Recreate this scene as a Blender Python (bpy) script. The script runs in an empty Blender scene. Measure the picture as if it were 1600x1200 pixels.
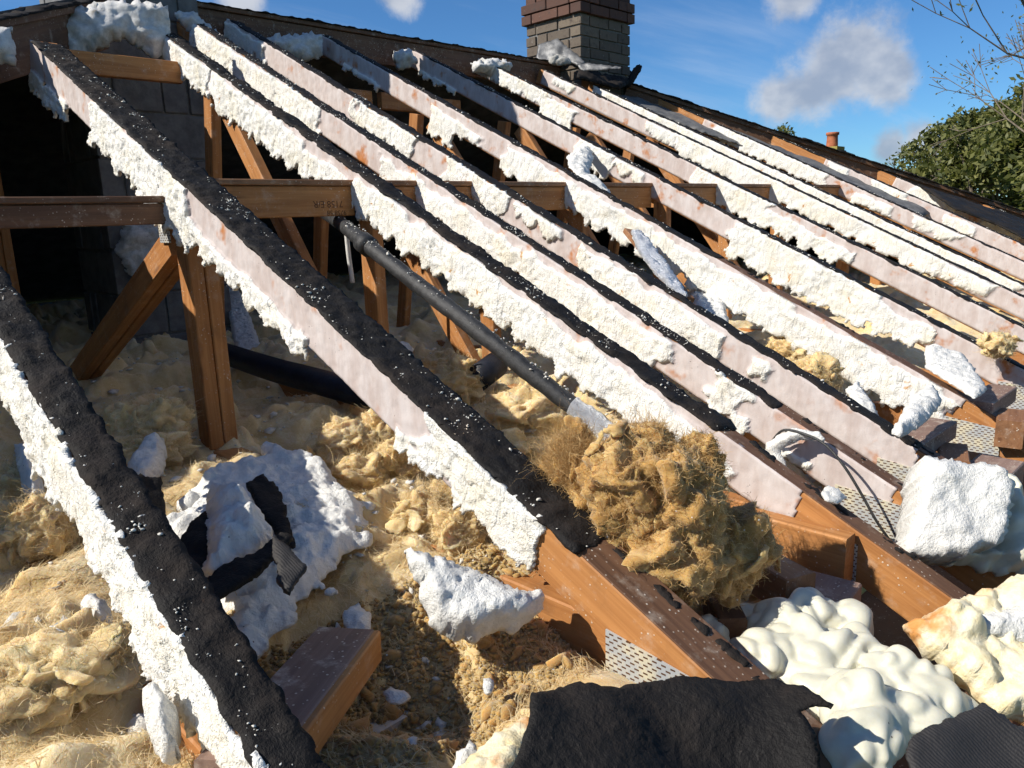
import bpy, math, random
import numpy as np
from mathutils import Matrix, Vector

SC = bpy.context.scene
COL = SC.collection
rnd = random.Random(7)
rng = np.random.default_rng(7)

# ------------------------------------------------------------------ camera
F, CX, CY = 1202.0, 800.0, 600.0            # focal length / centre in photo pixels (1600 x 1200)
def unit(v):
    v = np.array(v, float); return v / np.linalg.norm(v)
_X = unit((1233, -304, 1202))               # ridge direction in camera axes (x right, y down, z forward)
_Y = np.array((-1227, -224, 1202.)); _Y = unit(_Y - _X * np.dot(_Y, _X))
_Z = np.cross(_X, _Y)
CM = np.stack([_X, _Y, _Z])                 # camera axes -> world (X along ridge, Y inwards, Z up)
cam = bpy.data.cameras.new('camera'); camo = bpy.data.objects.new('camera', cam); COL.objects.link(camo)
r_, u_, f_ = CM @ [1, 0, 0], CM @ [0, -1, 0], CM @ [0, 0, 1]
camo.matrix_world = Matrix(((r_[0], u_[0], -f_[0], 0), (r_[1], u_[1], -f_[1], 0), (r_[2], u_[2], -f_[2], 0), (0, 0, 0, 1)))
cam.sensor_width = 36; cam.lens = F / 1600 * 36; cam.clip_end = 3000; cam.clip_start = .02
SC.camera = camo
SC.render.engine = 'CYCLES'; SC.cycles.use_adaptive_sampling = True; SC.cycles.adaptive_threshold = .025; SC.cycles.max_bounces = 6; SC.cycles.diffuse_bounces = 5; SC.cycles.glossy_bounces = 2; SC.cycles.transmission_bounces = 2
SC.render.resolution_x, SC.render.resolution_y = 1024, 768

# ------------------------------------------------------------------ sun and sky
SUN = unit((-1, .51, .96))                  # towards the sun
sun = bpy.data.lights.new('sun', 'SUN'); suno = bpy.data.objects.new('sun', sun); COL.objects.link(suno)
sun.energy = 5.0; sun.angle = math.radians(.53); sun.color = (1, .94, .84)
suno.rotation_euler = Vector(SUN).to_track_quat('Z', 'Y').to_euler(); suno.location = (0, 0, 30)
W = bpy.data.worlds.new('World'); SC.world = W; W.use_nodes = True
SKY_STRENGTH = .08
EXPOSURE = .42
SC.view_settings.view_transform = 'Standard'; SC.view_settings.look = 'None'
SC.view_settings.exposure = EXPOSURE; SC.view_settings.gamma = 1

class NT:                                    # small node-tree helper
    def __init__(s, t): s.t = t
    def n(s, typ, **k):
        o = s.t.nodes.new(typ)
        for a, b in k.items(): setattr(o, a, b)
        return o
    def l(s, a, b): s.t.links.new(a, b)
    def val(s, sock, v):
        if hasattr(v, 'is_output') or isinstance(v, bpy.types.NodeSocket): s.l(v, sock)
        else: sock.default_value = v
    def math(s, op, a, b=0., c=0., clamp=False):
        o = s.n('ShaderNodeMath', operation=op, use_clamp=clamp)
        s.val(o.inputs[0], a); s.val(o.inputs[1], b); s.val(o.inputs[2], c); return o.outputs[0]
    def noise(s, vec, scale, detail=4, rough=.55, dist=0.):
        o = s.n('ShaderNodeTexNoise'); s.l(vec, o.inputs['Vector']); o.inputs['Scale'].default_value = scale
        o.inputs['Detail'].default_value = detail; o.inputs['Roughness'].default_value = rough; o.inputs['Distortion'].default_value = dist
        return o.outputs['Fac']
    def ss(s, v, a, b):                      # smoothstep
        o = s.n('ShaderNodeMapRange', interpolation_type='SMOOTHSTEP'); s.val(o.inputs[0], v)
        o.inputs[1].default_value = a; o.inputs[2].default_value = b; return o.outputs[0]
    def mix(s, f, a, b, typ='MIX'):
        o = s.n('ShaderNodeMix', data_type='RGBA', blend_type=typ); s.val(o.inputs[0], f)
        for i, v in ((6, a), (7, b)):
            if isinstance(v, tuple): o.inputs[i].default_value = (*v, 1)
            else: s.l(v, o.inputs[i])
        return o.outputs[2]
    def scale(s, vec, xyz):
        o = s.n('ShaderNodeVectorMath', operation='MULTIPLY'); s.l(vec, o.inputs[0]); o.inputs[1].default_value = xyz; return o.outputs[0]

t = NT(W.node_tree); W.node_tree.nodes.clear()
sky = t.n('ShaderNodeTexSky', sky_type='NISHITA'); sky.sun_disc = False
sky.sun_elevation = math.asin(SUN[2]); sky.sun_rotation = math.atan2(SUN[0], SUN[1])
sky.air_density = 1.0; sky.dust_density = .0; sky.ozone_density = 5.; sky.altitude = 600
tc = t.n('ShaderNodeTexCoord'); D = tc.outputs['Generated']
# clouds, by direction: thin streaks everywhere, and small fair-weather cumulus in view
zc = t.n('ShaderNodeSeparateXYZ'); t.l(D, zc.inputs[0])
up = t.math('MAXIMUM', zc.outputs[2], .02)
flat = t.n('ShaderNodeVectorMath', operation='DIVIDE'); t.l(D, flat.inputs[0])
cmb = t.n('ShaderNodeCombineXYZ'); 
uz = t.math('ADD', up, .12)
for i in range(3): t.l(uz, cmb.inputs[i])
t.l(cmb.outputs[0], flat.inputs[1])
streak = t.ss(t.noise(t.scale(flat.outputs[0], (.35, 1.5, 1)), 1.3, 7, .6, .4), .48, .80)
streak = t.math('MULTIPLY', streak, .30)
puff = None
def pray(x, y): return CM @ unit((x - CX, y - CY, F))
cl = [((1335, 92), .052), ((1268, 140), .045), ((1222, 158), .030), ((1372, 118), .036), ((1300, 112), .045),
      ((620, -8), .028), ((1390, 232), .022), ((1440, 222), .022), ((1480, 240), .018), ((380, -6), .026), ((1240, -12), .03)]
dirs = [(pray(*p), r) for p, r in cl]
for i in range(46):                          # larger unseen clouds over the rest of the sky, added to whiten the fill
    a = rnd.uniform(0, 6.283); e = rnd.uniform(.12, .9)
    dv = np.array((math.cos(a) * math.cos(e), math.sin(a) * math.cos(e), math.sin(e)))
    if dv @ f_ < .6 and dv @ SUN < .8: dirs.append((dv, rnd.uniform(.07, .17)))
wob = t.math('ADD', t.math('MULTIPLY', t.noise(D, 11, 8, .62), .72), t.math('MULTIPLY', t.noise(D, 42, 6, .65, .4), .28))
for dv, r in dirs:
    ds = t.n('ShaderNodeVectorMath', operation='DISTANCE'); t.l(D, ds.inputs[0]); ds.inputs[1].default_value = dv
    q = t.math('SUBTRACT', 1, t.math('DIVIDE', ds.outputs['Value'], r))
    puff = q if puff is None else t.math('SMOOTH_MAX', puff, q, .25)
pf = t.math('ADD', puff, t.math('MULTIPLY', t.math('SUBTRACT', wob, .5), 2.5))
pm = t.math('MULTIPLY', t.ss(pf, -.22, .55), .85)
shade = t.ss(t.noise(t.scale(D, (1, 1, 1.4)), 16, 4, .5), .35, .7)
ccol = t.mix(shade, (3.3, 3.8, 4.8), (6.3, 6.5, 6.9))
skc = t.mix(1., sky.outputs[0], (.54, .86, 1.10), 'MULTIPLY')
c1 = t.mix(streak, skc, (6.0, 6.8, 8.2)); c2 = t.mix(pm, c1, ccol)
bg = t.n('ShaderNodeBackground'); t.l(c2, bg.inputs[0]); bg.inputs[1].default_value = SKY_STRENGTH
wo = t.n('ShaderNodeOutputWorld'); t.l(bg.outputs[0], wo.inputs[0])

# ------------------------------------------------------------------ noise
_perm = rng.permutation(4096)
def _h(ix, iy, iz):
    return _perm[(_perm[(_perm[ix & 4095] + iy) & 4095] + iz) & 4095]
_g = rng.normal(size=(4096, 3)); _g /= np.linalg.norm(_g, axis=1)[:, None]
def perlin(p):
    p = np.asarray(p, float); i = np.floor(p).astype(int); f = p - i; w = f * f * f * (f * (f * 6 - 15) + 10); out = 0
    for dx in (0, 1):
        wx = w[..., 0] if dx else 1 - w[..., 0]
        for dy in (0, 1):
            wy = w[..., 1] if dy else 1 - w[..., 1]
            for dz in (0, 1):
                wz = w[..., 2] if dz else 1 - w[..., 2]
                g = _g[_h(i[..., 0] + dx, i[..., 1] + dy, i[..., 2] + dz)]
                out = out + wx * wy * wz * (g[..., 0] * (f[..., 0] - dx) + g[..., 1] * (f[..., 1] - dy) + g[..., 2] * (f[..., 2] - dz))
    return out * 1.6
def fbm(p, o=4, rough=.5):
    p = np.asarray(p, float); s = 0; a = 1.
    for k in range(o): s = s + a * perlin(p * 2 ** k + 17.3 * k); a *= rough
    return s
def billow(p, o=3, rough=.5):
    p = np.asarray(p, float); s = 0; a = 1.
    for k in range(o): s = s + a * np.abs(perlin(p * 2 ** k + 9.1 * k)); a *= rough
    return s
def worley(p):                               # distance to nearest feature point, 2-D/3-D
    p = np.asarray(p, float); i = np.floor(p).astype(int); best = np.full(p.shape[:-1], 9.)
    for dx in (-1, 0, 1):
        for dy in (-1, 0, 1):
            for dz in (-1, 0, 1):
                h = _h(i[..., 0] + dx, i[..., 1] + dy, i[..., 2] + dz)
                q = i + (dx, dy, dz) + .5 + _g[h] * .45
                best = np.minimum(best, ((q - p) ** 2).sum(-1))
    return np.sqrt(best)
def sst(a, b, x):
    t_ = np.clip((x - a) / (b - a), 0, 1); return t_ * t_ * (3 - 2 * t_)

# ------------------------------------------------------------------ pixel -> place
def ray(x, y): return CM @ unit((x - CX, y - CY, F))
def onX(x, y, X): d = ray(x, y); return d * (X / d[0])
def onY(x, y, Y): d = ray(x, y); return d * (Y / d[1])
def onZ(x, y, Z): d = ray(x, y); return d * (Z / d[2])
def onP(x, y, p, n): d = ray(x, y); return d * (np.dot(p, n) / np.dot(d, n))
def proj(P): c = CM.T @ np.array(P, float); return CX + F * c[0] / c[2], CY + F * c[1] / c[2]

# ------------------------------------------------------------------ materials
MATS = {}
def new_mat(name):
    m = bpy.data.materials.new(name); m.use_nodes = True; nt = NT(m.node_tree)
    b = m.node_tree.nodes['Principled BSDF']; MATS[name] = m; return m, nt, b
def bump(nt, b, h, strength=.5, dist=.005):
    o = nt.n('ShaderNodeBump'); o.inputs['Strength'].default_value = strength; o.inputs['Distance'].default_value = dist
    nt.l(h, o.inputs['Height']); nt.l(o.outputs[0], b.inputs['Normal'])
def attr(nt, name, out='Fac'): o = nt.n('ShaderNodeAttribute', attribute_name=name); return o.outputs[out]
def geo_pos(nt): return nt.n('ShaderNodeNewGeometry').outputs['Position']

def wood_mat(name, lo, hi, dust=.25, dirt=0.):
    m, nt, b = new_mat(name); g = attr(nt, 'gc', 'Vector'); P = geo_pos(nt)
    gr = nt.noise(nt.scale(g, (2.6, 60, 60)), 1, 4, .6, .9); big = nt.noise(nt.scale(g, (1.2, 7, 7)), 1, 3, .5)
    f = nt.math('ADD', nt.math('MULTIPLY', gr, .75), nt.math('MULTIPLY', big, .5)); f = nt.ss(f, .35, .95)
    c = nt.mix(f, lo, hi)
    stain = nt.ss(nt.noise(P, 9, 5, .65), .50, .75); c = nt.mix(nt.math('MULTIPLY', stain, .35 + dirt), c, (.07, .035, .018))
    kn = nt.n('ShaderNodeTexVoronoi'); nt.l(nt.scale(g, (3.2, 17, 17)), kn.inputs['Vector']); kn.inputs['Scale'].default_value = 1
    c = nt.mix(nt.math('MULTIPLY', nt.ss(kn.outputs['Distance'], .16, .05), .6), c, (.09, .03, .012))
    sp = nt.n('ShaderNodeTexVoronoi'); nt.l(P, sp.inputs['Vector']); sp.inputs['Scale'].default_value = 95
    d = nt.math('MULTIPLY', nt.ss(sp.outputs['Distance'], .20, .12), nt.ss(nt.noise(P, 14, 3, .6), .62 - dust * .5, .8 - dust * .3))
    film = nt.math('MULTIPLY', nt.ss(nt.noise(P, 22, 6, .7), .52, .8), dust)
    c = nt.mix(nt.math('MAXIMUM', d, film), c, (.60, .52, .42))
    nt.l(c, b.inputs['Base Color']); b.inputs['Roughness'].default_value = .62; b.inputs['Specular IOR Level'].default_value = .3
    bump(nt, b, nt.math('ADD', gr, d), .35, .003); return m
wood_mat('timber', (.27, .105, .030), (.50, .235, .080), dust=.34)
wood_mat('timber_dusty', (.19, .085, .038), (.34, .175, .085), dust=.55, dirt=.15)
wood_mat('timber_film', (.17, .105, .08), (.30, .20, .155), dust=.85, dirt=.1)
wood_mat('timber_old', (.085, .042, .024), (.19, .098, .052), dust=.45, dirt=.35)

def foam_mat(name, cream=(.73, .72, .68), pink=(.44, .365, .335), bare=(.40, .15, .045)):
    m, nt, b = new_mat(name); P = geo_pos(nt); fm = attr(nt, 'fm')
    mp = nt.n('ShaderNodeMapping'); nt.l(P, mp.inputs[0]); mp.inputs['Rotation'].default_value = (-.4456, 0, 0); mp.inputs['Scale'].default_value = (1, 2.8, 1)
    n1 = nt.noise(mp.outputs[0], 19, 4, .66, .8); n2 = nt.noise(P, 11, 3, .6); n3 = nt.noise(P, 210, 2, .7); n4 = nt.noise(mp.outputs[0], 7, 3, .65)
    cr = nt.mix(nt.ss(n2, .40, .75), cream, (cream[0] * .96, cream[1] * .92, cream[2] * .82))
    cr = nt.mix(nt.ss(nt.noise(P, 17, 4, .6, .5), .66, .74), cr, (.50, .27, .10))
    pk = nt.mix(nt.ss(nt.math('ADD', nt.math('MULTIPLY', n4, .8), nt.math('MULTIPLY', n1, .2)), .32, .68), pink, (pink[0] * 1.25, pink[1] * 1.36, pink[2] * 1.42))
    pk = nt.mix(nt.ss(n2, .56, .74), pk, bare)
    fuzz = nt.math('ADD', nt.math('ADD', fm, nt.math('MULTIPLY', nt.math('SUBTRACT', n1, .5), .6)), nt.math('MULTIPLY', nt.math('SUBTRACT', n2, .5), .9))
    c = nt.mix(nt.ss(fuzz, .16, .52), pk, cr)
    v = nt.n('ShaderNodeTexVoronoi'); nt.l(P, v.inputs['Vector']); v.inputs['Scale'].default_value = 120
    grit = nt.math('MULTIPLY', nt.ss(v.outputs['Distance'], .16, .09), nt.ss(nt.noise(P, 19, 3, .6), .55, .62))
    c = nt.mix(grit, c, (.05, .04, .035))
    nt.l(c, b.inputs['Base Color']); b.inputs['Roughness'].default_value = .8; b.inputs['Specular IOR Level'].default_value = .2
    bump(nt, b, nt.math('MULTIPLY', nt.math('ADD', n1, nt.math('MULTIPLY', n3, .28)), nt.math('ADD', fm, .14)), .8, .011); return m
foam_mat('rafter_foam')
def plain_foam(name, c0, c1, stain=(.50, .27, .08), st=(.70, .82), rough=.7, bs=.4, sss=0.):
    m, nt, b = new_mat(name); P = geo_pos(nt); n1 = nt.noise(P, 45, 6, .65); n2 = nt.noise(P, 12, 4, .6)
    c = nt.mix(nt.ss(n1, .3, .7), c0, c1); c = nt.mix(nt.ss(n2, *st), c, stain)
    v = nt.n('ShaderNodeTexVoronoi'); nt.l(P, v.inputs['Vector']); v.inputs['Scale'].default_value = 70
    c = nt.mix(nt.math('MULTIPLY', nt.ss(v.outputs['Distance'], .13, .07), nt.ss(nt.noise(P, 9, 3, .6), .56, .64)), c, (.045, .035, .03))
    nt.l(c, b.inputs['Base Color']); b.inputs['Roughness'].default_value = rough
    if sss: b.inputs['Subsurface Weight'].default_value = sss; b.inputs['Subsurface Radius'].default_value = (.02, .015, .008); b.inputs['Subsurface Scale'].default_value = .5
    bump(nt, b, nt.math('ADD', n1, nt.math('MULTIPLY', nt.noise(P, 190, 4, .7), .7)), bs, .010); return m
plain_foam('white_foam', (.66, .65, .61), (.77, .76, .72), st=(.78, .92), bs=.75)
plain_foam('crumb_foam', (.50, .48, .43), (.70, .68, .62), st=(.6, .8))
plain_foam('cream_foam', (.56, .54, .425), (.62, .605, .495), rough=.42, bs=.05, sss=.15, st=(.86, .95))
plain_foam('yellow_foam', (.72, .60, .34), (.80, .74, .55), stain=(.58, .26, .07), st=(.50, .66), rough=.6)
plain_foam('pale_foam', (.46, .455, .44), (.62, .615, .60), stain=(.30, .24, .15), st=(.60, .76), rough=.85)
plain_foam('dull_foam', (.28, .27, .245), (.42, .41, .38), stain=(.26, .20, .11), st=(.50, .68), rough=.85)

m, nt, b = new_mat('felt'); P = geo_pos(nt); n1 = nt.noise(P, 140, 3, .7); n2 = nt.noise(P, 8, 3, .6)
c = nt.mix(nt.ss(n2, .42, .72), (.0095, .0085, .008), (.024, .0185, .0155)); c = nt.mix(nt.ss(n1, .64, .80), c, (.055, .046, .040))
c = nt.mix(nt.ss(nt.noise(P, 21, 5, .7), .68, .76), c, (.11, .062, .036))
nt.l(c, b.inputs['Base Color']); nt.l(nt.mix(nt.ss(n2, .4, .7), (.68,) * 3, (.9,) * 3), b.inputs['Roughness']); b.inputs['Specular IOR Level'].default_value = .22
bump(nt, b, n1, .7, .005)
m, nt, b = new_mat('ribbed_felt'); P = geo_pos(nt); wv = nt.n('ShaderNodeTexWave'); nt.l(P, wv.inputs[0]); wv.inputs['Scale'].default_value = 75; wv.inputs['Distortion'].default_value = 3
c = nt.mix(nt.noise(P, 30, 4, .6), (.012, .011, .011), (.030, .027, .026)); nt.l(c, b.inputs['Base Color']); b.inputs['Roughness'].default_value = .75
bump(nt, b, nt.math('ADD', nt.math('MULTIPLY', wv.outputs['Fac'], .35), nt.noise(P, 200, 3, .7)), .5, .003)

def wool_mat(name, dark, mid, light):
    m, nt, b = new_mat(name); P = geo_pos(nt); br = attr(nt, 'fm')
    n1 = nt.noise(P, 9, 3, .6, .8); n2 = nt.noise(nt.scale(P, (1.2, .35, 1.6)), 60, 4, .7, 2.2); n3 = nt.noise(P, 260, 2, .75, 2.)
    f = nt.math('ADD', nt.math('MULTIPLY', n1, .8), nt.math('MULTIPLY', n2, .45))
    c = nt.mix(nt.ss(f, .38, .62), dark, mid); c = nt.mix(nt.ss(f, .60, .85), c, light)
    c = nt.mix(nt.math('MULTIPLY', br, .7), c, nt.mix(n2, (.26, .145, .045), (.50, .32, .13)))
    v = nt.n('ShaderNodeTexVoronoi'); nt.l(P, v.inputs['Vector']); v.inputs['Scale'].default_value = 60
    c = nt.mix(nt.math('MULTIPLY', nt.ss(v.outputs['Distance'], .12, .06), nt.ss(nt.noise(P, 7, 3, .6), .50, .62)), c, (.75, .73, .66))
    nt.l(c, b.inputs['Base Color']); b.inputs['Roughness'].default_value = .95; b.inputs['Specular IOR Level'].default_value = .1
    b.inputs['Sheen Weight'].default_value = .25; b.inputs['Subsurface Weight'].default_value = .55; b.inputs['Subsurface Radius'].default_value = (.03, .02, .009); b.inputs['Subsurface Scale'].default_value = .7
    bump(nt, b, nt.math('ADD', n2, nt.math('MULTIPLY', n3, .5)), .5, .006); return m
wool_mat('wool', (.47, .32, .125), (.66, .50, .255), (.76, .65, .42))
wool_mat('brown_wool', (.22, .115, .032), (.41, .24, .078), (.58, .41, .18))
def fibre_mat(name, a, b_):
    m, nt, b = new_mat(name); nt.l(nt.mix(attr(nt, 'fm'), a, b_), b.inputs['Base Color']); b.inputs['Roughness'].default_value = .7
    tr = nt.n('ShaderNodeBsdfTranslucent'); nt.l(nt.mix(attr(nt, 'fm'), a, b_), tr.inputs[0]); mx = nt.n('ShaderNodeMixShader'); mx.inputs[0].default_value = .35
    out = [o for o in m.node_tree.nodes if o.type == 'OUTPUT_MATERIAL'][0]
    nt.l(b.outputs[0], mx.inputs[1]); nt.l(tr.outputs[0], mx.inputs[2]); nt.l(mx.outputs[0], out.inputs[0])
fibre_mat('wool_fibre', (.56, .39, .16), (.80, .68, .44))
fibre_mat('brown_fibre', (.40, .22, .065), (.72, .52, .25))

def simple(name, c0, c1, sc=20, rough=.7, metal=0., bs=.4, bd=.004, spec=.4):
    m, nt, b = new_mat(name); P = geo_pos(nt); n1 = nt.noise(P, sc, 6, .65); nt.l(nt.mix(nt.ss(n1, .3, .7), c0, c1), b.inputs['Base Color'])
    b.inputs['Roughness'].default_value = rough; b.inputs['Metallic'].default_value = metal; b.inputs['Specular IOR Level'].default_value = spec
    bump(nt, b, nt.noise(P, sc * 5, 4, .7), bs, bd); return m
simple('block', (.085, .083, .08), (.16, .155, .15), 14)
simple('mortar', (.11, .105, .095), (.20, .19, .175), 30)
simple('lead', (.07, .072, .075), (.17, .172, .176), 12, .5, .3)
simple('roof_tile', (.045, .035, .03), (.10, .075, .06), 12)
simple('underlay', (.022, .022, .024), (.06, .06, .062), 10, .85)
simple('shaded_foam', (.09, .09, .092), (.16, .16, .16), 14, .85)  # foam under the right hip, its shade put into a darker grey
simple('pipe_lagging', (.010, .0105, .0115), (.034, .035, .037), 60, .55)
simple('duct', (.006, .008, .014), (.014, .017, .028), 20, .5)
simple('foil', (.55, .57, .60), (.80, .81, .83), 40, .35, .7, 1., .01)
simple('white_plastic', (.55, .55, .53), (.70, .70, .68), 20, .45)
simple('cable', (.02, .02, .02), (.05, .05, .05), 60, .5)
simple('plaster', (.45, .43, .40), (.60, .58, .55), 6)
simple('house_render', (.42, .40, .36), (.55, .53, .48), 5)
simple('grass', (.030, .055, .012), (.085, .12, .03), .8, .9)
simple('terracotta', (.30, .085, .035), (.42, .14, .06), 12, .75)
simple('lichen', (.20, .17, .04), (.36, .29, .08), 15, .9)
simple('bark', (.09, .07, .05), (.20, .16, .12), 12, .9)
simple('dark_plate', (.02, .02, .022), (.05, .05, .055), 20, .5)
def brick_mat(name, a, b_):
    m, nt, b = new_mat(name); P = geo_pos(nt); oi = nt.n('ShaderNodeObjectInfo').outputs['Random']
    c = nt.mix(oi, a, b_); n1 = nt.noise(P, 26, 6, .7); c = nt.mix(nt.ss(n1, .5, .75), c, (.045, .03, .025))
    c = nt.mix(nt.math('MULTIPLY', nt.ss(nt.noise(P, 38, 4, .7), .66, .74), .8), c, (.42, .40, .36))
    nt.l(c, b.inputs['Base Color']); b.inputs['Roughness'].default_value = .85; bump(nt, b, n1, .6, .006)
brick_mat('red_brick', (.062, .028, .019), (.125, .056, .035))
brick_mat('grey_brick', (.085, .066, .050), (.15, .118, .085))
m, nt, b = new_mat('nail_plate'); g = attr(nt, 'gc', 'Vector'); s = nt.n('ShaderNodeSeparateXYZ'); nt.l(g, s.inputs[0])
row = nt.math('FLOOR', nt.math('MULTIPLY', s.outputs[1], 150)); shift = nt.math('MULTIPLY', nt.math('MODULO', nt.math('ABSOLUTE', row), 2), .5)
fx = nt.math('FRACT', nt.math('ADD', nt.math('MULTIPLY', s.outputs[0], 62), shift)); fy = nt.math('FRACT', nt.math('MULTIPLY', s.outputs[1], 150))
slot = nt.math('MULTIPLY', nt.math('LESS_THAN', fx, .52), nt.math('LESS_THAN', fy, .42)); P = geo_pos(nt)
base = nt.mix(nt.ss(nt.noise(P, 16, 5, .7), .42, .62), (.42, .44, .45), (.62, .57, .42))
nt.l(nt.mix(slot, base, (.10, .045, .02)), b.inputs['Base Color']); b.inputs['Roughness'].default_value = .55; b.inputs['Metallic'].default_value = .25
bump(nt, b, nt.math('MULTIPLY', slot, -1.), 1., .003)
m, nt, b = new_mat('stamp_ink'); b.inputs['Base Color'].default_value = (.085, .030, .010, 1); b.inputs['Roughness'].default_value = .8
m, nt, b = new_mat('leaf'); nt.l(nt.mix(attr(nt, 'fm'), (.045, .062, .016), (.22, .215, .055)), b.inputs['Base Color']); b.inputs['Roughness'].default_value = .6
tr = nt.n('ShaderNodeBsdfTranslucent'); tr.inputs[0].default_value = (.16, .19, .03, 1); mx = nt.n('ShaderNodeMixShader'); mx.inputs[0].default_value = .3
out = [o for o in m.node_tree.nodes if o.type == 'OUTPUT_MATERIAL'][0]; nt.l(b.outputs[0], mx.inputs[1]); nt.l(tr.outputs[0], mx.inputs[2]); nt.l(mx.outputs[0], out.inputs[0])

# ------------------------------------------------------------------ objects
ORG = {}
def tag(o, label=None, cat=None, group=None, kind=None):
    for k, v in (('label', label), ('category', cat), ('group', group), ('kind', kind)):
        if v: o[k] = v
    return o
def thing(name, loc, label, cat, group=None):
    o = bpy.data.objects.new(name, None); COL.objects.link(o); o.location = loc; o.empty_display_size = .05
    ORG[o.name] = np.array(loc, float); return tag(o, label, cat, group)
def mesh(name, V, Fc, mat, parent=None, attrs=None, smooth=False, org=None):
    V = np.asarray(V, float).reshape(-1, 3)
    if parent is not None: org = ORG[parent.name]
    elif org is None: org = np.array((V[:, 0].mean(), V[:, 1].mean(), V[:, 2].min()))
    me = bpy.data.meshes.new(name); L = V - org
    if isinstance(Fc, np.ndarray) and Fc.ndim == 2:
        nf, k = Fc.shape; me.vertices.add(len(L)); me.vertices.foreach_set('co', L.astype(np.float32).ravel())
        me.loops.add(nf * k); me.loops.foreach_set('vertex_index', Fc.astype(np.int32).ravel())
        me.polygons.add(nf); me.polygons.foreach_set('loop_start', np.arange(0, nf * k, k, dtype=np.int32))
        me.update(calc_edges=True); me.validate()
    else:
        me.from_pydata([tuple(v) for v in L], [], [tuple(f) for f in Fc]); me.update()
    for k, a in (attrs or {}).items():
        a = np.asarray(a, np.float32)
        if a.ndim == 1:
            at = me.attributes.new(k, 'FLOAT', 'POINT'); at.data.foreach_set('value', a)
        else:
            at = me.attributes.new(k, 'FLOAT_VECTOR', 'POINT'); at.data.foreach_set('vector', a.ravel())
    if smooth: me.polygons.foreach_set('use_smooth', np.ones(len(me.polygons), bool))
    me.materials.append(MATS[mat]); o = bpy.data.objects.new(name, me); COL.objects.link(o)
    ORG[o.name] = org
    if parent is not None:
        o.parent = parent
        if parent.type == 'MESH' and parent.parent is None: o.location = (0, 0, 0)
    else: o.location = org
    return o

def beam_geo(p0, p1, w, h, up=(0, 0, 1), ch=.003, seg=1, cut=0.):
    """timber from p0 to p1 (centre line), w across, h along up; chamfered edges; wavering along its length"""
    p0, p1 = np.array(p0, float), np.array(p1, float); a = unit(p1 - p0); L = np.linalg.norm(p1 - p0)
    up = np.array(up, float); up = unit(up - a * np.dot(up, a)); sd = np.cross(a, up)
    w2, h2 = w / 2, h / 2; c = min(ch, w2 * .4, h2 * .4)
    ring = [(-w2 + c, -h2), (w2 - c, -h2), (w2, -h2 + c), (w2, h2 - c), (w2 - c, h2), (-w2 + c, h2), (-w2, h2 - c), (-w2, -h2 + c)]
    V, G = [], []; go = np.array((rnd.uniform(0, 50), rnd.uniform(0, 5), rnd.uniform(0, 5)))
    for i in range(seg + 1):
        s_ = L * i / seg
        for (x, y) in ring:
            V.append(p0 + a * s_ + sd * x + up * y); G.append(go + (s_, x, y))
    Fc = []
    for i in range(seg):
        for j in range(8):
            k = (j + 1) % 8; Fc.append((i * 8 + j, i * 8 + k, (i + 1) * 8 + k, (i + 1) * 8 + j))
    Fc.append(tuple(range(7, -1, -1))); Fc.append(tuple(seg * 8 + j for j in range(8)))
    return np.array(V), Fc, np.array(G)
def beam(name, p0, p1, w, h, mat='timber', parent=None, up=(0, 0, 1), **k):
    V, Fc, G = beam_geo(p0, p1, w, h, up, **k); return mesh(name, V, Fc, mat, parent, {'gc': G})

def grid_faces(nu, nv, keep=None):
    i, j = np.meshgrid(np.arange(nu - 1), np.arange(nv - 1), indexing='ij'); a = i * nv + j
    Fq = np.stack([a, a + nv, a + nv + 1, a + 1], -1)
    return Fq[keep] if keep is not None else Fq.reshape(-1, 4)
def compact(V, Fq, *att):
    used = np.unique(Fq); mp = np.full(len(V), -1); mp[used] = np.arange(len(used)); return (V[used], mp[Fq]) + tuple(a[used] for a in att)

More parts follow.
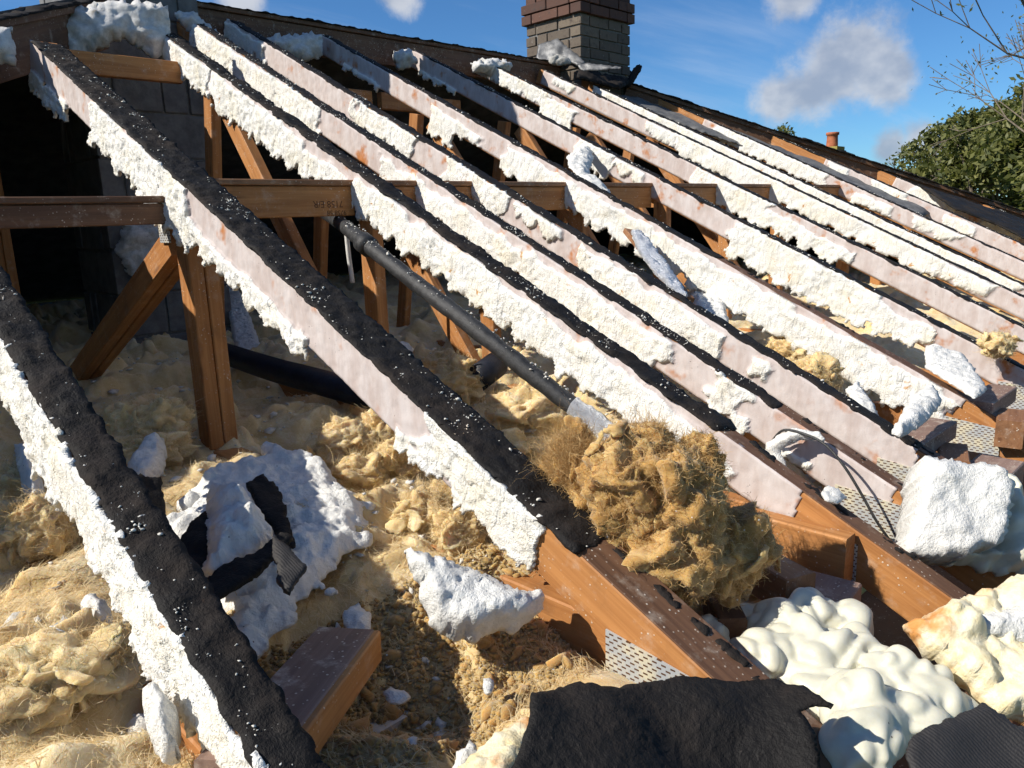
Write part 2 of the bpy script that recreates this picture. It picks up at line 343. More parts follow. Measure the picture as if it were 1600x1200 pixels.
def poly_dist(px, py, poly):                  # signed distance, inside positive
    d = np.full(px.shape, 9.); ins = np.zeros(px.shape, bool); n = len(poly)
    for i in range(n):
        (x0, y0), (x1, y1) = poly[i], poly[(i + 1) % n]; ex, ey = x1 - x0, y1 - y0
        tt = np.clip(((px - x0) * ex + (py - y0) * ey) / (ex * ex + ey * ey + 1e-12), 0, 1)
        d = np.minimum(d, np.hypot(px - x0 - tt * ex, py - y0 - tt * ey))
        cnd = ((y0 > py) != (y1 > py)); xi = x0 + (py - y0) / (y1 - y0 + 1e-12) * ex; ins ^= cnd & (px < xi)
    return np.where(ins, d, -d)
def slab(name, poly3, n, thick, mat, parent=None, res=.005, soft=.01, rag=.006, ragf=40., h=None, under=.25, lift=0., label=None, cat=None, group=None, fm=None, seed=0, bend=None):
    """lump or sheet: outline poly3 (points on one plane with normal n), grown by `thick` along n with a rounded ragged rim; h(P) adds height"""
    poly3 = np.array(poly3, float); n = unit(n); e1 = unit(np.cross((0, 0, 1) if abs(n[2]) < .9 else (1, 0, 0), n)); e2 = np.cross(n, e1); o = poly3.mean(0)
    q = np.stack([(poly3 - o) @ e1, (poly3 - o) @ e2], 1); lo, hi = q.min(0) - .03, q.max(0) + .03
    nu, nv = [max(4, int((hi[i] - lo[i]) / res)) for i in (0, 1)]
    a, c = np.meshgrid(np.linspace(lo[0], hi[0], nu), np.linspace(lo[1], hi[1], nv), indexing='ij')
    P = o + a[..., None] * e1 + c[..., None] * e2
    d = poly_dist(a, c, q) + rag * fbm(P * ragf + seed, 3)
    z = thick * np.clip(1 - np.exp(-np.maximum(d, 0) / soft), 0, 1)
    edge = sst(0, soft * 2, d)
    if h is not None: z = z + edge * h(P + seed)
    z = np.maximum(z, 0) + lift; zb = -under * thick * edge + lift
    bd = bend(P)[..., None] * n if bend is not None else 0
    T = P + z[..., None] * n + bd; B = P + np.minimum(zb, z - .0015)[..., None] * n + bd
    ok = d > 0; keep = ok[:-1, :-1] & ok[1:, :-1] & ok[:-1, 1:] & ok[1:, 1:]
    Fq = grid_faces(nu, nv, keep); N = nu * nv
    # slide the outermost kept points out to the true outline, so that the rim is not stepped
    used = np.zeros((nu, nv), int)
    for sl_ in ((slice(0, -1), slice(0, -1)), (slice(1, None), slice(0, -1)), (slice(0, -1), slice(1, None)), (slice(1, None), slice(1, None))): used[sl_] += keep
    ga, gc2 = np.gradient(d, a[:, 0], c[0]); gm = ga * ga + gc2 * gc2 + .2; mv = np.where((used > 0) & (used < 4), np.clip(d, 0, 1.6 * res) / gm, 0)
    off_ = -(mv * ga)[..., None] * e1 - (mv * gc2)[..., None] * e2; T = T + off_; B = B + off_
    V = np.concatenate([T.reshape(-1, 3), B.reshape(-1, 3)])
    # rim
    eds = {}
    E_ = np.concatenate([Fq[:, [0, 1]], Fq[:, [1, 2]], Fq[:, [2, 3]], Fq[:, [3, 0]]]); key = np.sort(E_, 1); _, idx, cnt = np.unique(key[:, 0] * N + key[:, 1], return_index=True, return_counts=True)
    bdE = E_[idx[cnt == 1]]; rim = np.stack([bdE[:, 1], bdE[:, 0], bdE[:, 0] + N, bdE[:, 1] + N], 1)
    Fa = np.concatenate([Fq, Fq[:, ::-1] + N, rim])
    f_at = np.full(len(V), 1.) if fm is None else np.concatenate([fm(P).ravel()] * 2)
    V, Fa, f_at = compact(V, Fa, f_at)
    ob = mesh(name, V, Fa, mat, parent, {'fm': f_at}, True); tag(ob, label, cat, group); return ob
def pxZ(pts, z): return [onZ(x, y, z) for x, y in pts]
def pxP(pts, p, n): return [onP(x, y, np.array(p, float), np.array(n, float)) for x, y in pts]
def tube(name, pts, r, mat, parent=None, sides=12, wob=0.):
    pts = np.array(pts, float); rr = np.broadcast_to(np.array(r, float), (len(pts),)); V = []; G = []
    tan = np.gradient(pts, axis=0); ref = np.array((.12, .2, 1.))
    for i, p in enumerate(pts):
        a = unit(tan[i]); s1 = unit(np.cross(a, ref)); s2 = np.cross(a, s1)
        for k in range(sides):
            an = 6.28318 * k / sides; V.append(p + rr[i] * (math.cos(an) * s1 + math.sin(an) * s2))
    V = np.array(V)
    if wob: V = V + (perlin(V * 40) * wob)[:, None] * unit((.3, .3, 1))
    Fc = [(i * sides + k, i * sides + (k + 1) % sides, (i + 1) * sides + (k + 1) % sides, (i + 1) * sides + k) for i in range(len(pts) - 1) for k in range(sides)]
    Fc += [tuple(range(sides - 1, -1, -1)), tuple((len(pts) - 1) * sides + k for k in range(sides))]
    return mesh(name, V, Fc, mat, parent, None, True)
def spline(pts, n=30):
    pts = np.array(pts, float); out = []; k = len(pts)
    for i in range(k - 1):
        p0, p1, p2, p3 = pts[max(i - 1, 0)], pts[i], pts[i + 1], pts[min(i + 2, k - 1)]
        for t_ in np.linspace(0, 1, n // (k - 1) + 1, endpoint=(i == k - 2)):
            out.append(.5 * (2 * p1 + (p2 - p0) * t_ + (2 * p0 - 5 * p1 + 4 * p2 - p3) * t_ ** 2 + (3 * p1 - p0 - 3 * p2 + p3) * t_ ** 3))
    return out
_ico = None
def ico():
    global _ico
    if _ico is None:
        import bmesh
        bm = bmesh.new(); bmesh.ops.create_icosphere(bm, subdivisions=1, radius=1); bm.verts.ensure_lookup_table()
        _ico = (np.array([v.co[:] for v in bm.verts]), np.array([[v.index for v in f.verts] for f in bm.faces])); bm.free()
    return _ico
def crumbs(name, C, R, mat, parent=None, flat=.7, kind='stuff', label=None, cat=None):
    """many small angular crumbs as one mesh"""
    V0, F0 = ico(); C = np.asarray(C); n = len(C); R = np.asarray(R)
    if n == 0: return None
    jit = rng.uniform(.35, 1.5, (n, len(V0), 1)); S = rng.uniform(.5, 1.6, (n, 1, 3)) * (1, 1, flat)
    V = C[:, None, :] + V0[None] * jit * S * R[:, None, None]; Fc = (F0[None] + (np.arange(n) * len(V0))[:, None, None]).reshape(-1, 3)
    o = mesh(name, V.reshape(-1, 3), Fc, mat, parent, {'fm': np.ones(n * len(V0))}); return tag(o, label, cat, None, kind)
def fibres(name, C, D0, L, mat, parent=None, wid=.0008, seg=4, curl=.8, label=None, cat=None):
    """fine wool fibres as narrow ribbons"""
    C = np.asarray(C); n = len(C); p = C.copy(); d = D0 / np.linalg.norm(D0, axis=1)[:, None]; pts = [p.copy()]
    for i in range(seg):
        d = d + rng.normal(0, curl / seg ** .5 * .6, (n, 3)); d /= np.linalg.norm(d, axis=1)[:, None]; p = p + d * (L / seg)[:, None]; pts.append(p.copy())
    side = np.cross(d, rng.normal(size=(n, 3))); side /= np.linalg.norm(side, axis=1)[:, None]
    V = []
    for i, q in enumerate(pts):
        w = wid * (1 - .75 * i / seg); V += [q - side * w, q + side * w]
    V = np.stack(V, 1); m_ = 2 * (seg + 1); base = (np.arange(n) * m_)[:, None]
    Fc = np.concatenate([base + np.array([[2 * i, 2 * i + 1, 2 * i + 3, 2 * i + 2]]) for i in range(seg)])
    f_at = np.repeat(rng.uniform(0, 1, n), m_)
    o = mesh(name, V.reshape(-1, 3), Fc, mat, parent, {'fm': f_at}); return tag(o, label, cat, None, 'stuff')
# ================================================================== THE HOUSE
NR = np.array([0, -.43092968, .90238551])     # normal of the stripped slope
def RZ(Y): return (-.8 + .43092968 * Y) / .90238551
RIDGE_Y, XL, XR, EAVE = 4.05, 1.52, 4.94, .47  # ridge line, its two ends (hip apexes), eaves line
ZR = RZ(RIDGE_Y); GROUND = -3.25
g = mesh('ground', [(-900, -900, GROUND), (900, -900, GROUND), (900, 900, GROUND), (-900, 900, GROUND)], [(0, 1, 2, 3)], 'grass', org=np.zeros(3)); tag(g, kind='structure')
def boxgeo(a, b):
    (x0, y0, z0), (x1, y1, z1) = a, b
    return ([(x0, y0, z0), (x1, y0, z0), (x1, y1, z0), (x0, y1, z0), (x0, y0, z1), (x1, y0, z1), (x1, y1, z1), (x0, y1, z1)],
            [(3, 2, 1, 0), (4, 5, 6, 7), (0, 1, 5, 4), (1, 2, 6, 5), (2, 3, 7, 6), (3, 0, 4, 7)])
def box(name, a, b, mat, parent=None): V, Fc = boxgeo(a, b); return mesh(name, V, Fc, mat, parent)
hx0, hx1, hy0, hy1 = XL - 3.4, XR + 3.4, .62, 7.48
hw = thing('house_wall', (3.3, 4, GROUND), 'pale rendered outer walls of the bungalow below the stripped roof', 'house wall')
for a, b in (((hx0, hy0, GROUND), (hx1, hy0 + .25, -.83)), ((hx0, hy1 - .25, GROUND), (hx1, hy1, -.60)), ((hx0, hy0 + .25, GROUND), (hx0 + .25, hy1 - .25, -.60)), ((hx1 - .25, hy0 + .25, GROUND), (hx1, hy1 - .25, -.60))):
    box('wall', a, b, 'house_render', hw)
ce = box('ceiling', (hx0 + .25, hy0 + .25, -.765), (hx1 - .25, hy1 - .25, -.748), 'plaster'); tag(ce, kind='structure')
so = box('soffit_board', (hx0 - .5, .02, -.90), (hx1 + .5, .60, -.885), 'timber_old'); tag(so, 'old soffit board under the rafter tails along the eaves', 'soffit')
wp = beam('wall_plate', (hx0, .695, -.79), (hx1, .695, -.79), .10, .075, 'timber_dusty'); tag(wp, 'long timber wall plate running under the truss heels', 'wall plate')

# slopes that still carry their covering: the back slope and both hip ends
def covering(name, pts, label):
    pts = np.array(pts, float); n = unit(np.cross(pts[2] - pts[0], pts[-1] - pts[0])); n = n if n[2] > 0 else -n
    root = thing(name, pts.mean(0), label, 'roof slope')
    def sl(nm, lo, hi, mat):
        a, c = pts + n * lo, pts + n * hi; k = len(pts); V = np.concatenate([a, c])
        mesh(nm, V, [tuple(range(k))[::-1], tuple(range(k, 2 * k))] + [(i, (i + 1) % k, k + (i + 1) % k, k + i) for i in range(k)], mat, root)
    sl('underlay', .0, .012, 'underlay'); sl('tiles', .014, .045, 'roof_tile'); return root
e = 3.75                                      # run from ridge to the outer tile edge
zE = ZR - e * .47755
covering('roof_slope', [(XL, RIDGE_Y + .04, ZR), (XR, RIDGE_Y + .04, ZR), (XR + e, RIDGE_Y + e, zE), (XL - e, RIDGE_Y + e, zE)], 'back roof slope still covered with dark tiles beyond the ridge')
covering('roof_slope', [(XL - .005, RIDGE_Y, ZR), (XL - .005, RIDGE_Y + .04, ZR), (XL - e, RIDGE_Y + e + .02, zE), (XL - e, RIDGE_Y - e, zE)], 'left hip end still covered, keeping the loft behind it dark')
covering('roof_slope', [(XR + .005, RIDGE_Y, ZR), (XR + e, RIDGE_Y - e, zE), (XR + e, RIDGE_Y + e + .02, zE), (XR + .005, RIDGE_Y + .04, ZR)], 'right hip end still covered, falling away below the trees')

rb = thing('ridge_board', (3.2, RIDGE_Y, ZR - .12), 'dark ridge board between the two chimneys with felt scraps on top', 'ridge board')
beam('board', (1.865, RIDGE_Y + .012, ZR - .055), (4.625, RIDGE_Y + .012, ZR - .055), .032, .15, 'timber_old', rb)
beam('capping', (1.865, RIDGE_Y + .02, ZR + .033), (4.625, RIDGE_Y + .02, ZR + .033), .075, .022, 'timber_old', rb)
slab('felt_strip', [(1.865, RIDGE_Y - .03, ZR + .045), (4.62, RIDGE_Y - .03, ZR + .045), (4.62, RIDGE_Y + .08, ZR + .045), (1.865, RIDGE_Y + .08, ZR + .045)], (0, 0, 1), .005, 'felt', rb, res=.016, soft=.004, rag=.012, h=lambda P: .008 * fbm(P * 18, 3))
def hip(sx, x0, label, len_=3.75):
    a = np.array((x0, RIDGE_Y, ZR)); b = np.array((x0 + sx * len_, RIDGE_Y - len_, ZR - len_ * .47755)); d = unit(b - a)
    root = thing('hip_rafter', (b[0], b[1], b[2] - .2), label, 'hip rafter'); s0 = a + d * .30
    beam('rafter', s0 - np.array((0, 0, .088)), b - np.array((0, 0, .088)), .045, .17, 'timber_old', root)
    beam('batten', s0 + np.array((0, 0, .013)), b + np.array((0, 0, .013)), .085, .028, 'timber_old', root, seg=1)
    sd = np.cross(d, (0, 0, 1)); sd = unit(sd); o = np.array((0, 0, .0285))
    slab('felt_strip', [s0 - sd * .06 + o, b - sd * .06 + o, b + sd * .06 + o, s0 + sd * .06 + o], np.cross(sd, d) if np.cross(sd, d)[2] > 0 else -np.cross(sd, d), .008, 'felt', root, res=.014, soft=.005, rag=.02, ragf=14, h=lambda P: .012 * np.maximum(fbm(P * 9, 3), -.2))
    return root
hip(-1, XL, 'left hip rafter with torn black felt, crossing the top left corner')
hip(1, XR, 'right hip rafter capped with dark brown batten, falling to the trees')

# ------------------------------------------------------------------ chimneys
def unit_brick():
    me = bpy.data.meshes.new('brick'); c = .035; V = []
    import bmesh
    bm = bmesh.new(); bmesh.ops.create_cube(bm, size=1); bmesh.ops.bevel(bm, geom=bm.edges[:], offset=.03, segments=1, affect='EDGES'); bm.to_mesh(me); bm.free(); return me
BR = {}
def brick_obj(nm, centre, dims, mat, root):
    if mat not in BR: BR[mat] = unit_brick(); BR[mat].materials.append(MATS[mat])
    o = bpy.data.objects.new(nm, BR[mat]); COL.objects.link(o); o.parent = root; o.location = np.array(centre) - ORG[root.name] + rng.normal(0, .0015, 3); o.scale = dims
    o.rotation_euler = (0, 0, rnd.gauss(0, .006)); return o
def masonry(root, x0, x1, y0, y1, z0, z1, bl, bh, th, mats, nm='brick', jt=.010, faces='nswe', corbel=()):
    box('core', (x0 + .012, y0 + .012, z0), (x1 - .012, y1 - .012, z1), 'mortar', root)
    z = z0; k = 0
    while z + bh <= z1 + .01:
        ex = .028 if any(a <= z <= c for a, c in corbel) else 0.; mat = mats(z)
        for fc in faces:
            L0, L1 = (x0 - ex, x1 + ex) if fc in 'sn' else (y0 - ex, y1 + ex)
            c = L0 + (th + jt if (k % 2 == (0 if fc in 'sn' else 1)) else 0); end = L1 - (th + jt if (k % 2 == (0 if fc in 'sn' else 1)) else 0)
            if k % 2 and fc in 'sn' or (k % 2 == 0 and fc in 'we'): pass
            first = True
            while c < end - .02:
                ln = bl if not (first and k % 4 in (1, 2)) else bl * .5
                ln = min(ln, end - c)
                if end - c - ln < .05: ln = end - c
                m_ = c + ln / 2; first = False; zz = z + bh / 2
                cen = {'s': (m_, y0 - ex + th / 2, zz), 'n': (m_, y1 + ex - th / 2, zz), 'w': (x0 - ex + th / 2, m_, zz), 'e': (x1 + ex - th / 2, m_, zz)}[fc]
                dm = (ln, th, bh) if fc in 'sn' else (th, ln, bh); brick_obj(nm, cen, dm, mat, root); c += ln + jt
        z += bh + jt; k += 1
CH = thing('chimney', (4.93, 4.12, ZR - .25), 'square brick chimney on the ridge with two projecting brick courses', 'chimney', 'chimneys')
masonry(CH, 4.63, 5.23, 3.85, 4.39, .74, 2.05, .215, .065, .10, lambda z: 'grey_brick' if z < 1.37 else 'red_brick', corbel=((1.36, 1.50),))
C2 = thing('chimney', (1.57, 4.26, -.75), 'grey concrete block chimney breast inside the dark loft at left', 'chimney', 'chimneys')
masonry(C2, 1.29, 1.855, 4.0, 4.52, -.745, 2.3, .44, .205, .10, lambda z: 'block', nm='block')
# crumpled lead and black felt at the foot of the brick chimney
lead_n = unit((-.75, -.35, .45)); lp = np.array((4.60, 3.83, 1.02))
fl = thing('flashing', (4.6, 3.8, .95), 'crumpled grey lead flashing torn loose at the foot of the brick chimney', 'flashing')
hb = lambda P: .016 * billow(P * 6, 2)
for pts in ([(841, 70), (872, 61), (905, 88), (915, 98), (903, 104), (880, 92), (850, 96), (838, 92)], [(838, 92), (852, 84), (870, 88), (862, 100), (845, 100)], [(900, 98), (960, 104), (985, 106), (945, 110), (908, 112)], [(868, 68), (889, 72), (886, 86), (870, 80)]):
    slab('sheet', pxP(pts, lp, lead_n), lead_n, .004, 'lead', fl, res=.008, soft=.004, rag=.004, h=hb)
fs = slab('felt_scrap', pxP([(978, 128), (990, 106), (999, 100), (1003, 104), (1001, 112), (993, 124), (986, 135), (976, 136)], (5.2, 3.72, 1.0), (-.5, -.75, .3)), (-.5, -.75, .3), .008, 'felt', res=.008, soft=.005, rag=.005, h=lambda P: .02 * billow(P * 12, 2), label='black felt scrap sticking up right of the brick chimney', cat='felt')
ft = slab('felt_sheet', pxP([(905, 108), (985, 112), (990, 128), (968, 140), (930, 130), (900, 122)], (4.9, 3.72, .92), (0, -.5, .85)), (0, -.5, .85), .012, 'felt', res=.012, soft=.008, rag=.01, h=lambda P: .03 * billow(P * 9, 3), label='black felt bunched up under the brick chimney', cat='felt')
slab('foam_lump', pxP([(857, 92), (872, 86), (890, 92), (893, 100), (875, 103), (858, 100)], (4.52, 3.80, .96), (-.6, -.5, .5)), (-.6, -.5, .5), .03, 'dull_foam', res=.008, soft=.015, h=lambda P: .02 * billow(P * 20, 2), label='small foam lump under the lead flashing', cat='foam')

# ------------------------------------------------------------------ roof trusses
DR = .097
RAF = []
def ypx(X, xs):
    Ys = np.linspace(.35 if X < .5 else .05, 4.6, 240); pxs = np.array([proj((X, y, RZ(y)))[0] for y in Ys]); o = np.argsort(pxs); return np.interp(xs, pxs[o], Ys[o])
def foam_coat(parent, X, Y0, Y1, patches, skim, res, seed):
    """sprayed foam left on the near side of a rafter: thin skim, thick patches, ragged hanging edge"""
    nu = int((Y1 - Y0) / .902 / res); vmax = 2.0; nv = int(vmax * DR / res)
    y, v = np.meshgrid(np.linspace(Y0, Y1, nu), np.linspace(-.02, vmax, nv), indexing='ij')
    P = np.stack([np.full_like(y, X), y, RZ(y)], -1) - NR * (v * DR)[..., None]
    Ps = P + seed * 3.1; edge1 = fbm(np.stack([y * 22 + seed, y * 0, y * 0], -1), 4); edge2 = fbm(np.stack([y * 75, y * 0 + 5, y * 0 + seed], -1), 2)
    n2 = fbm(Ps * 14, 3); m = np.full_like(y, -.05)
    for (a, c, vt, vb) in patches:
        ya, yc = sorted(ypx(X, np.array([a, c])))
        yw = y + .045 * fbm(Ps * 13 + 70, 3) * (1 if abs(c - a) > 60 else .5)
        dd = np.minimum(np.minimum(yw - ya, yc - yw), np.minimum((v - vt - (.16 * fbm(np.stack([y * 9 + seed, y * 0 + a * .01, v * 2], -1), 3) if vt > 0 else 0)) * DR, (vb + .32 * edge1 + .14 * edge2 - v) * DR)); m = np.maximum(m, dd)
    fm = sst(-.004, .010, m + .010 * n2); hole = fbm(Ps * 8 + 40, 2)
    # swept, bristly surface: ridges running across the rafter
    br = fbm(np.stack([Ps[..., 1] * 95 + 30 * v * .25, v * 9, Ps[..., 2] * 20], -1), 3)
    th = .0025 + .0012 * fbm(Ps * 40, 2) + fm * (.008 + .009 * np.maximum(fbm(Ps * 7, 3), -.75) + .0040 * billow(Ps * 26, 2) + .0048 * br)
    th = np.where(fm > .05, np.minimum(th, .0140 + .009 * fbm(Ps * 4.5 + 12, 1) + .0030 * br), th)   # sliced flat where the spade went along
    th = th + sst(.95, 1.3, v) * fm * .006 * fbm(Ps * 30, 2)
    P[..., 0] -= np.maximum(th, .0012)
    P = P + (fm * .004)[..., None] * np.stack([0 * y, perlin(Ps * 45), perlin(Ps * 45 + 33)], -1)
    ys = sorted(ypx(X, np.array(skim))); sk = (y > ys[0] + .022 * n2 + .008 * fbm(Ps * 48, 2)) & (y < ys[1]) & (v < 1.0)
    ok = sk | (fm > .5); keep = ok[:-1, :-1] & ok[1:, :-1] & ok[:-1, 1:] & ok[1:, 1:]
    Fq = grid_faces(nu, nv, keep); V, Fq, fa = compact(P.reshape(-1, 3), Fq, fm.ravel())
    o = mesh('foam_coating', V, Fq, 'rafter_foam', parent, {'fm': fa}, True)
    md = o.modifiers.new('thickness', 'SOLIDIFY'); md.thickness = .011; md.offset = -1
    return o
def felt_top(parent, X, w, Ya, Yb, res, seed, cr=1.):
    o = lambda x, y: np.array((x, y, RZ(y))) + NR * .0015; ov = .008 if seed < 4 else .002
    slab('felt_strip', [o(X - ov, Ya), o(X + w + ov, Ya), o(X + w + ov, Yb), o(X - ov, Yb)], NR, .004 if seed < 4 else .0025, 'felt', parent, res=res, soft=.004, rag=.006 if seed < 3 else .013, ragf=26 if seed < 3 else 15, seed=seed * 1.7,
         h=lambda P: (1 if seed < 4 else .35) * (.006 * np.maximum(fbm(P * 26, 3), -.4) + .004 * billow(P * 60, 2)))
    n = int(cr * 700 * (Yb - Ya)); y = rng.uniform(Ya, Yb, n); x = X + rng.beta(.8, .8, n) * w; cl = fbm(np.stack([y * 9, x * 9, y * 0 + seed], -1), 3); k = rng.uniform(0, 1, n) < .10 + .9 * sst(.05, .55, cl)
    y, x = y[k], x[k]; C = np.stack([x, y, RZ(y)], -1) + NR * (.0065); crumbs('foam_crumbs', C, np.minimum(np.exp(rng.normal(math.log(.0012), .6, len(C))), .0045) * (.75 if X < .5 else 1), 'crumb_foam', parent)
def plate(parent, X, Y0, Y1, z0, z1):
    V = [(X, Y0, z0), (X, Y1, z0), (X, Y1, z1), (X, Y0, min(z1, RZ(Y0) - .025))]; V = np.array(V); V2 = V + (-.003, 0, 0)
    G = np.stack([np.concatenate([V[:, 1], V2[:, 1]]), np.concatenate([V[:, 2], V2[:, 2]]), np.zeros(8)], 1)
    return mesh('nail_plate', np.concatenate([V, V2]), [(0, 1, 2, 3), (7, 6, 5, 4), (0, 4, 5, 1), (1, 5, 6, 2), (2, 6, 7, 3), (3, 7, 4, 0)], 'nail_plate', parent, {'gc': G})

TR = [  # X, width, head Y, felt to px, foam/skim px range, foam patches (px from, px to, top, bottom in rafter depths), webs
 (.299, .050, 2.62, 470, (-500, 470), [(-500, 470, -.2, 1.22), (40, 110, .5, 1.5), (150, 300, .6, 1.35)], 'P', 'nearest rafter, foam-caked, cutting across the lower left corner'),
 (.872, .086, 3.22, 905, (20, 842), [(50, 112, .9, 1.7), (145, 300, .05, 1.42), (225, 300, .8, 1.75), (285, 492, .80, 1.42), (636, 690, .8, 1.3), (672, 846, -.2, 1.12)], 'PD', 'long double rafter with pink bare middle, running from upper left to bottom centre'),
 (1.475, .05, 3.80, 1130, (200, 1260), [(200, 330, 0, 1.2), (335, 480, .12, 1.45), (470, 610, .35, 1.3), (560, 730, .12, 1.3), (720, 1010, .10, 1.3), (1000, 1105, .15, 1.12), (1105, 1160, .5, 1.0)], 'PA', 'rafter above the black pipe, its lower end bare orange wood beside the nogging'),
 (1.738, .05, 3.98, 1212, (300, 1400), [(300, 450, .0, 1.2), (440, 505, -.1, 1.3), (600, 910, .20, 1.28), (900, 1052, .12, 1.25), (1118, 1182, -.1, 1.1), (1240, 1300, .7, 1.0)], '', 'rafter carrying the thin black cable near its foot'),
 (2.000, .05, 4.00, 1436, (300, 1440), [(300, 420, .1, 1.), (556, 650, -.1, 1.0), (700, 795, -.1, 1.05), (800, 880, .0, .5), (915, 1146, .08, 1.15), (1190, 1215, .2, .8)], 'PA', 'rafter ending behind the large white foam block'),
 (2.534, .05, 4.00, 1120, (500, 1505), [(540, 600, .7, 1.1), (678, 722, .3, 1.75), (700, 760, .4, 1.05), (795, 1110, .18, 1.42), (1090, 1400, .08, 1.5), (1395, 1510, .15, 1.42)], 'PA', 'rafter with thick foam and a perforated nail plate at its foot'),
 (3.154, .05, 4.00, 1640, (630, 1640), [(660, 720, .8, 1.2), (905, 960, -.1, 1.3), (960, 1010, .0, .6), (1152, 1375, -.1, 1.65), (1370, 1462, .2, 1.35)], 'PA', 'rafter with smooth pink upper half, sixth up from the corner'),
 (3.756, .05, 4.00, 1640, (750, 1640), [(740, 860, -.1, .9), (850, 905, .2, 1.6), (1085, 1210, -.1, 1.5), (1200, 1335, .3, 1.3)], 'PA', 'rafter whose head stops just left of the brick chimney'),
 (4.346, .05, 4.00, 1640, (850, 1640), [(866, 900, .0, .6), (1010, 1060, 0, .8), (1060, 1310, -.1, 1.25), (1300, 1470, -.1, 1.15), (1470, 1560, .0, .8)], 'PA', 'rafter starting right below the lead flashing of the chimney'),
 (4.640, .05, 3.78, 1640, (930, 1640), [(930, 1300, -.1, .9), (1300, 1600, -.1, 1.0)], '', 'thin foamed rafter close behind the one below the flashing'),
 (5.316, .05, 3.74, 1640, (1100, 1640), [(1120, 1300, -.1, 1.1), (1340, 1400, .2, 1.), (1430, 1500, .0, .7)], 'P', 'jack rafter with a flat metal plate at mid length, under the right hip'),
 (5.948, .05, 3.10, 1640, (1290, 1640), [(1300, 1330, 0, 1.), (1365, 1420, -.1, 1.), (1480, 1530, .2, 1.)], 'P', 'short jack rafter second from the black felt at right'),
 (6.552, .05, 2.50, 1640, (1400, 1640), [(1425, 1500, -.1, 1.1), (1540, 1600, .1, 1.)], 'P', 'shortest foamed jack rafter, bordering the black felt at right'),
 (7.15, .05, 1.88, 1640, (1500, 1640), [], '', 'jack rafter hidden under the black felt beside the right hip'),
]
FOOT = .18
for k, (X, w, Yh, fpx, skim, patches, webs, label) in enumerate(TR):
    dist = 1.0 + X; res = .0045 if k < 2 else .006 if k < 5 else .008 if k < 8 else .012
    root = thing('roof_truss', (X + w / 2, FOOT, RZ(FOOT) - .1), label, 'rafter', 'trussed rafters of the stripped slope')
    def raf(x, ww):
        a = np.array((x + ww / 2, FOOT, RZ(FOOT))) - NR * DR / 2; c = np.array((x + ww / 2, Yh, RZ(Yh))) - NR * DR / 2
        return beam('rafter', a, c, ww, DR, 'timber', root, up=NR)
    if w > .07: r0 = raf(X, w / 2 - .0008); raf(X + w / 2 + .0008, w / 2 - .0008)
    else: r0 = raf(X, w)
    if patches: foam_coat(r0, X, max(FOOT, float(ypx(X, skim[1])) - .05), Yh, patches, skim, res, k + 1)
    Ya = max(.25, float(ypx(X, fpx)))
    felt_top(r0, X, w, Ya, Yh - .02, res * 1.3, k + 1, 1.6 if k < 2 else 1. if k < 4 else .35)
    if k: beam('weathered_top', np.array((X + w / 2, FOOT, RZ(FOOT))) + NR * .0008, np.array((X + w / 2, Ya + .05, RZ(Ya + .05))) + NR * .0008, w - .004, .0036, 'timber_old', r0, up=NR, ch=.0005)
    if Ya > .3:                                # thinner scraps of felt below the main strip
        for q in range(7):
            yy = Ya - (q + rnd.random()) * .075
            if yy < .3: break
            s_ = rnd.uniform(.01, .03); xo = X + w - rnd.uniform(.004, .02) if k > 0 else X + w * .5; o = lambda a, b_: np.array((xo + a, yy + b_, RZ(yy + b_))) + NR * .001
            slab('felt_scrap', [o(-s_ * .5, -s_), o(.006, -s_ * .7), o(.006, s_), o(-s_ * .4, s_ * 1.4)], NR, .003, 'felt', r0, res=.004, soft=.002, rag=.005, ragf=60, h=lambda P: .004 * fbm(P * 60, 2))
    # bottom chord
    if k not in (3, 9, 13):
        beam('bottom_chord', (X + w / 2, .56, -.682), (X + w / 2, 7.4, -.682), w - .008, .097, 'timber', root)
    if k >= 1 and k < 9: plate(root, X - .0015, .53, .685, -.738, -.64)
    plies = ((X + w * .25, w / 2 - .003), (X + w * .75, w / 2 - .003)) if w > .07 else ((X + w / 2, w - .008),)
    for (px_, pw) in plies:
        if 'P' in webs and 2.25 < Yh: beam('web_post', (px_, 2.15, -.63), (px_, 2.15, RZ(2.15) - .10), pw, .075, 'timber', root, up=(0, 1, 0))
        if 'D' in webs:
            beam('web_diagonal', (px_, 3.43, -.60), (px_, 2.24, -.045), pw, .08, 'timber', root)
            beam('web_post', (px_, 4.35, -.63), (px_, 4.35, .72), pw, .075, 'timber', root, up=(0, 1, 0))
        if 'A' in webs and k < 9:
            beam('web_diagonal', (px_, 2.25, -.60), (px_, 3.08, RZ(3.08) - .125), pw, .075, 'timber', root)
            beam('web_diagonal', (px_, 3.43, -.60), (px_, 3.20, RZ(3.2) - .13), pw, .07, 'timber', root)
    if k == 1:
        # small plate and bracket where the webs meet the double rafter
        plate(root, X - .004, 2.20, 2.27, -.045, .02)

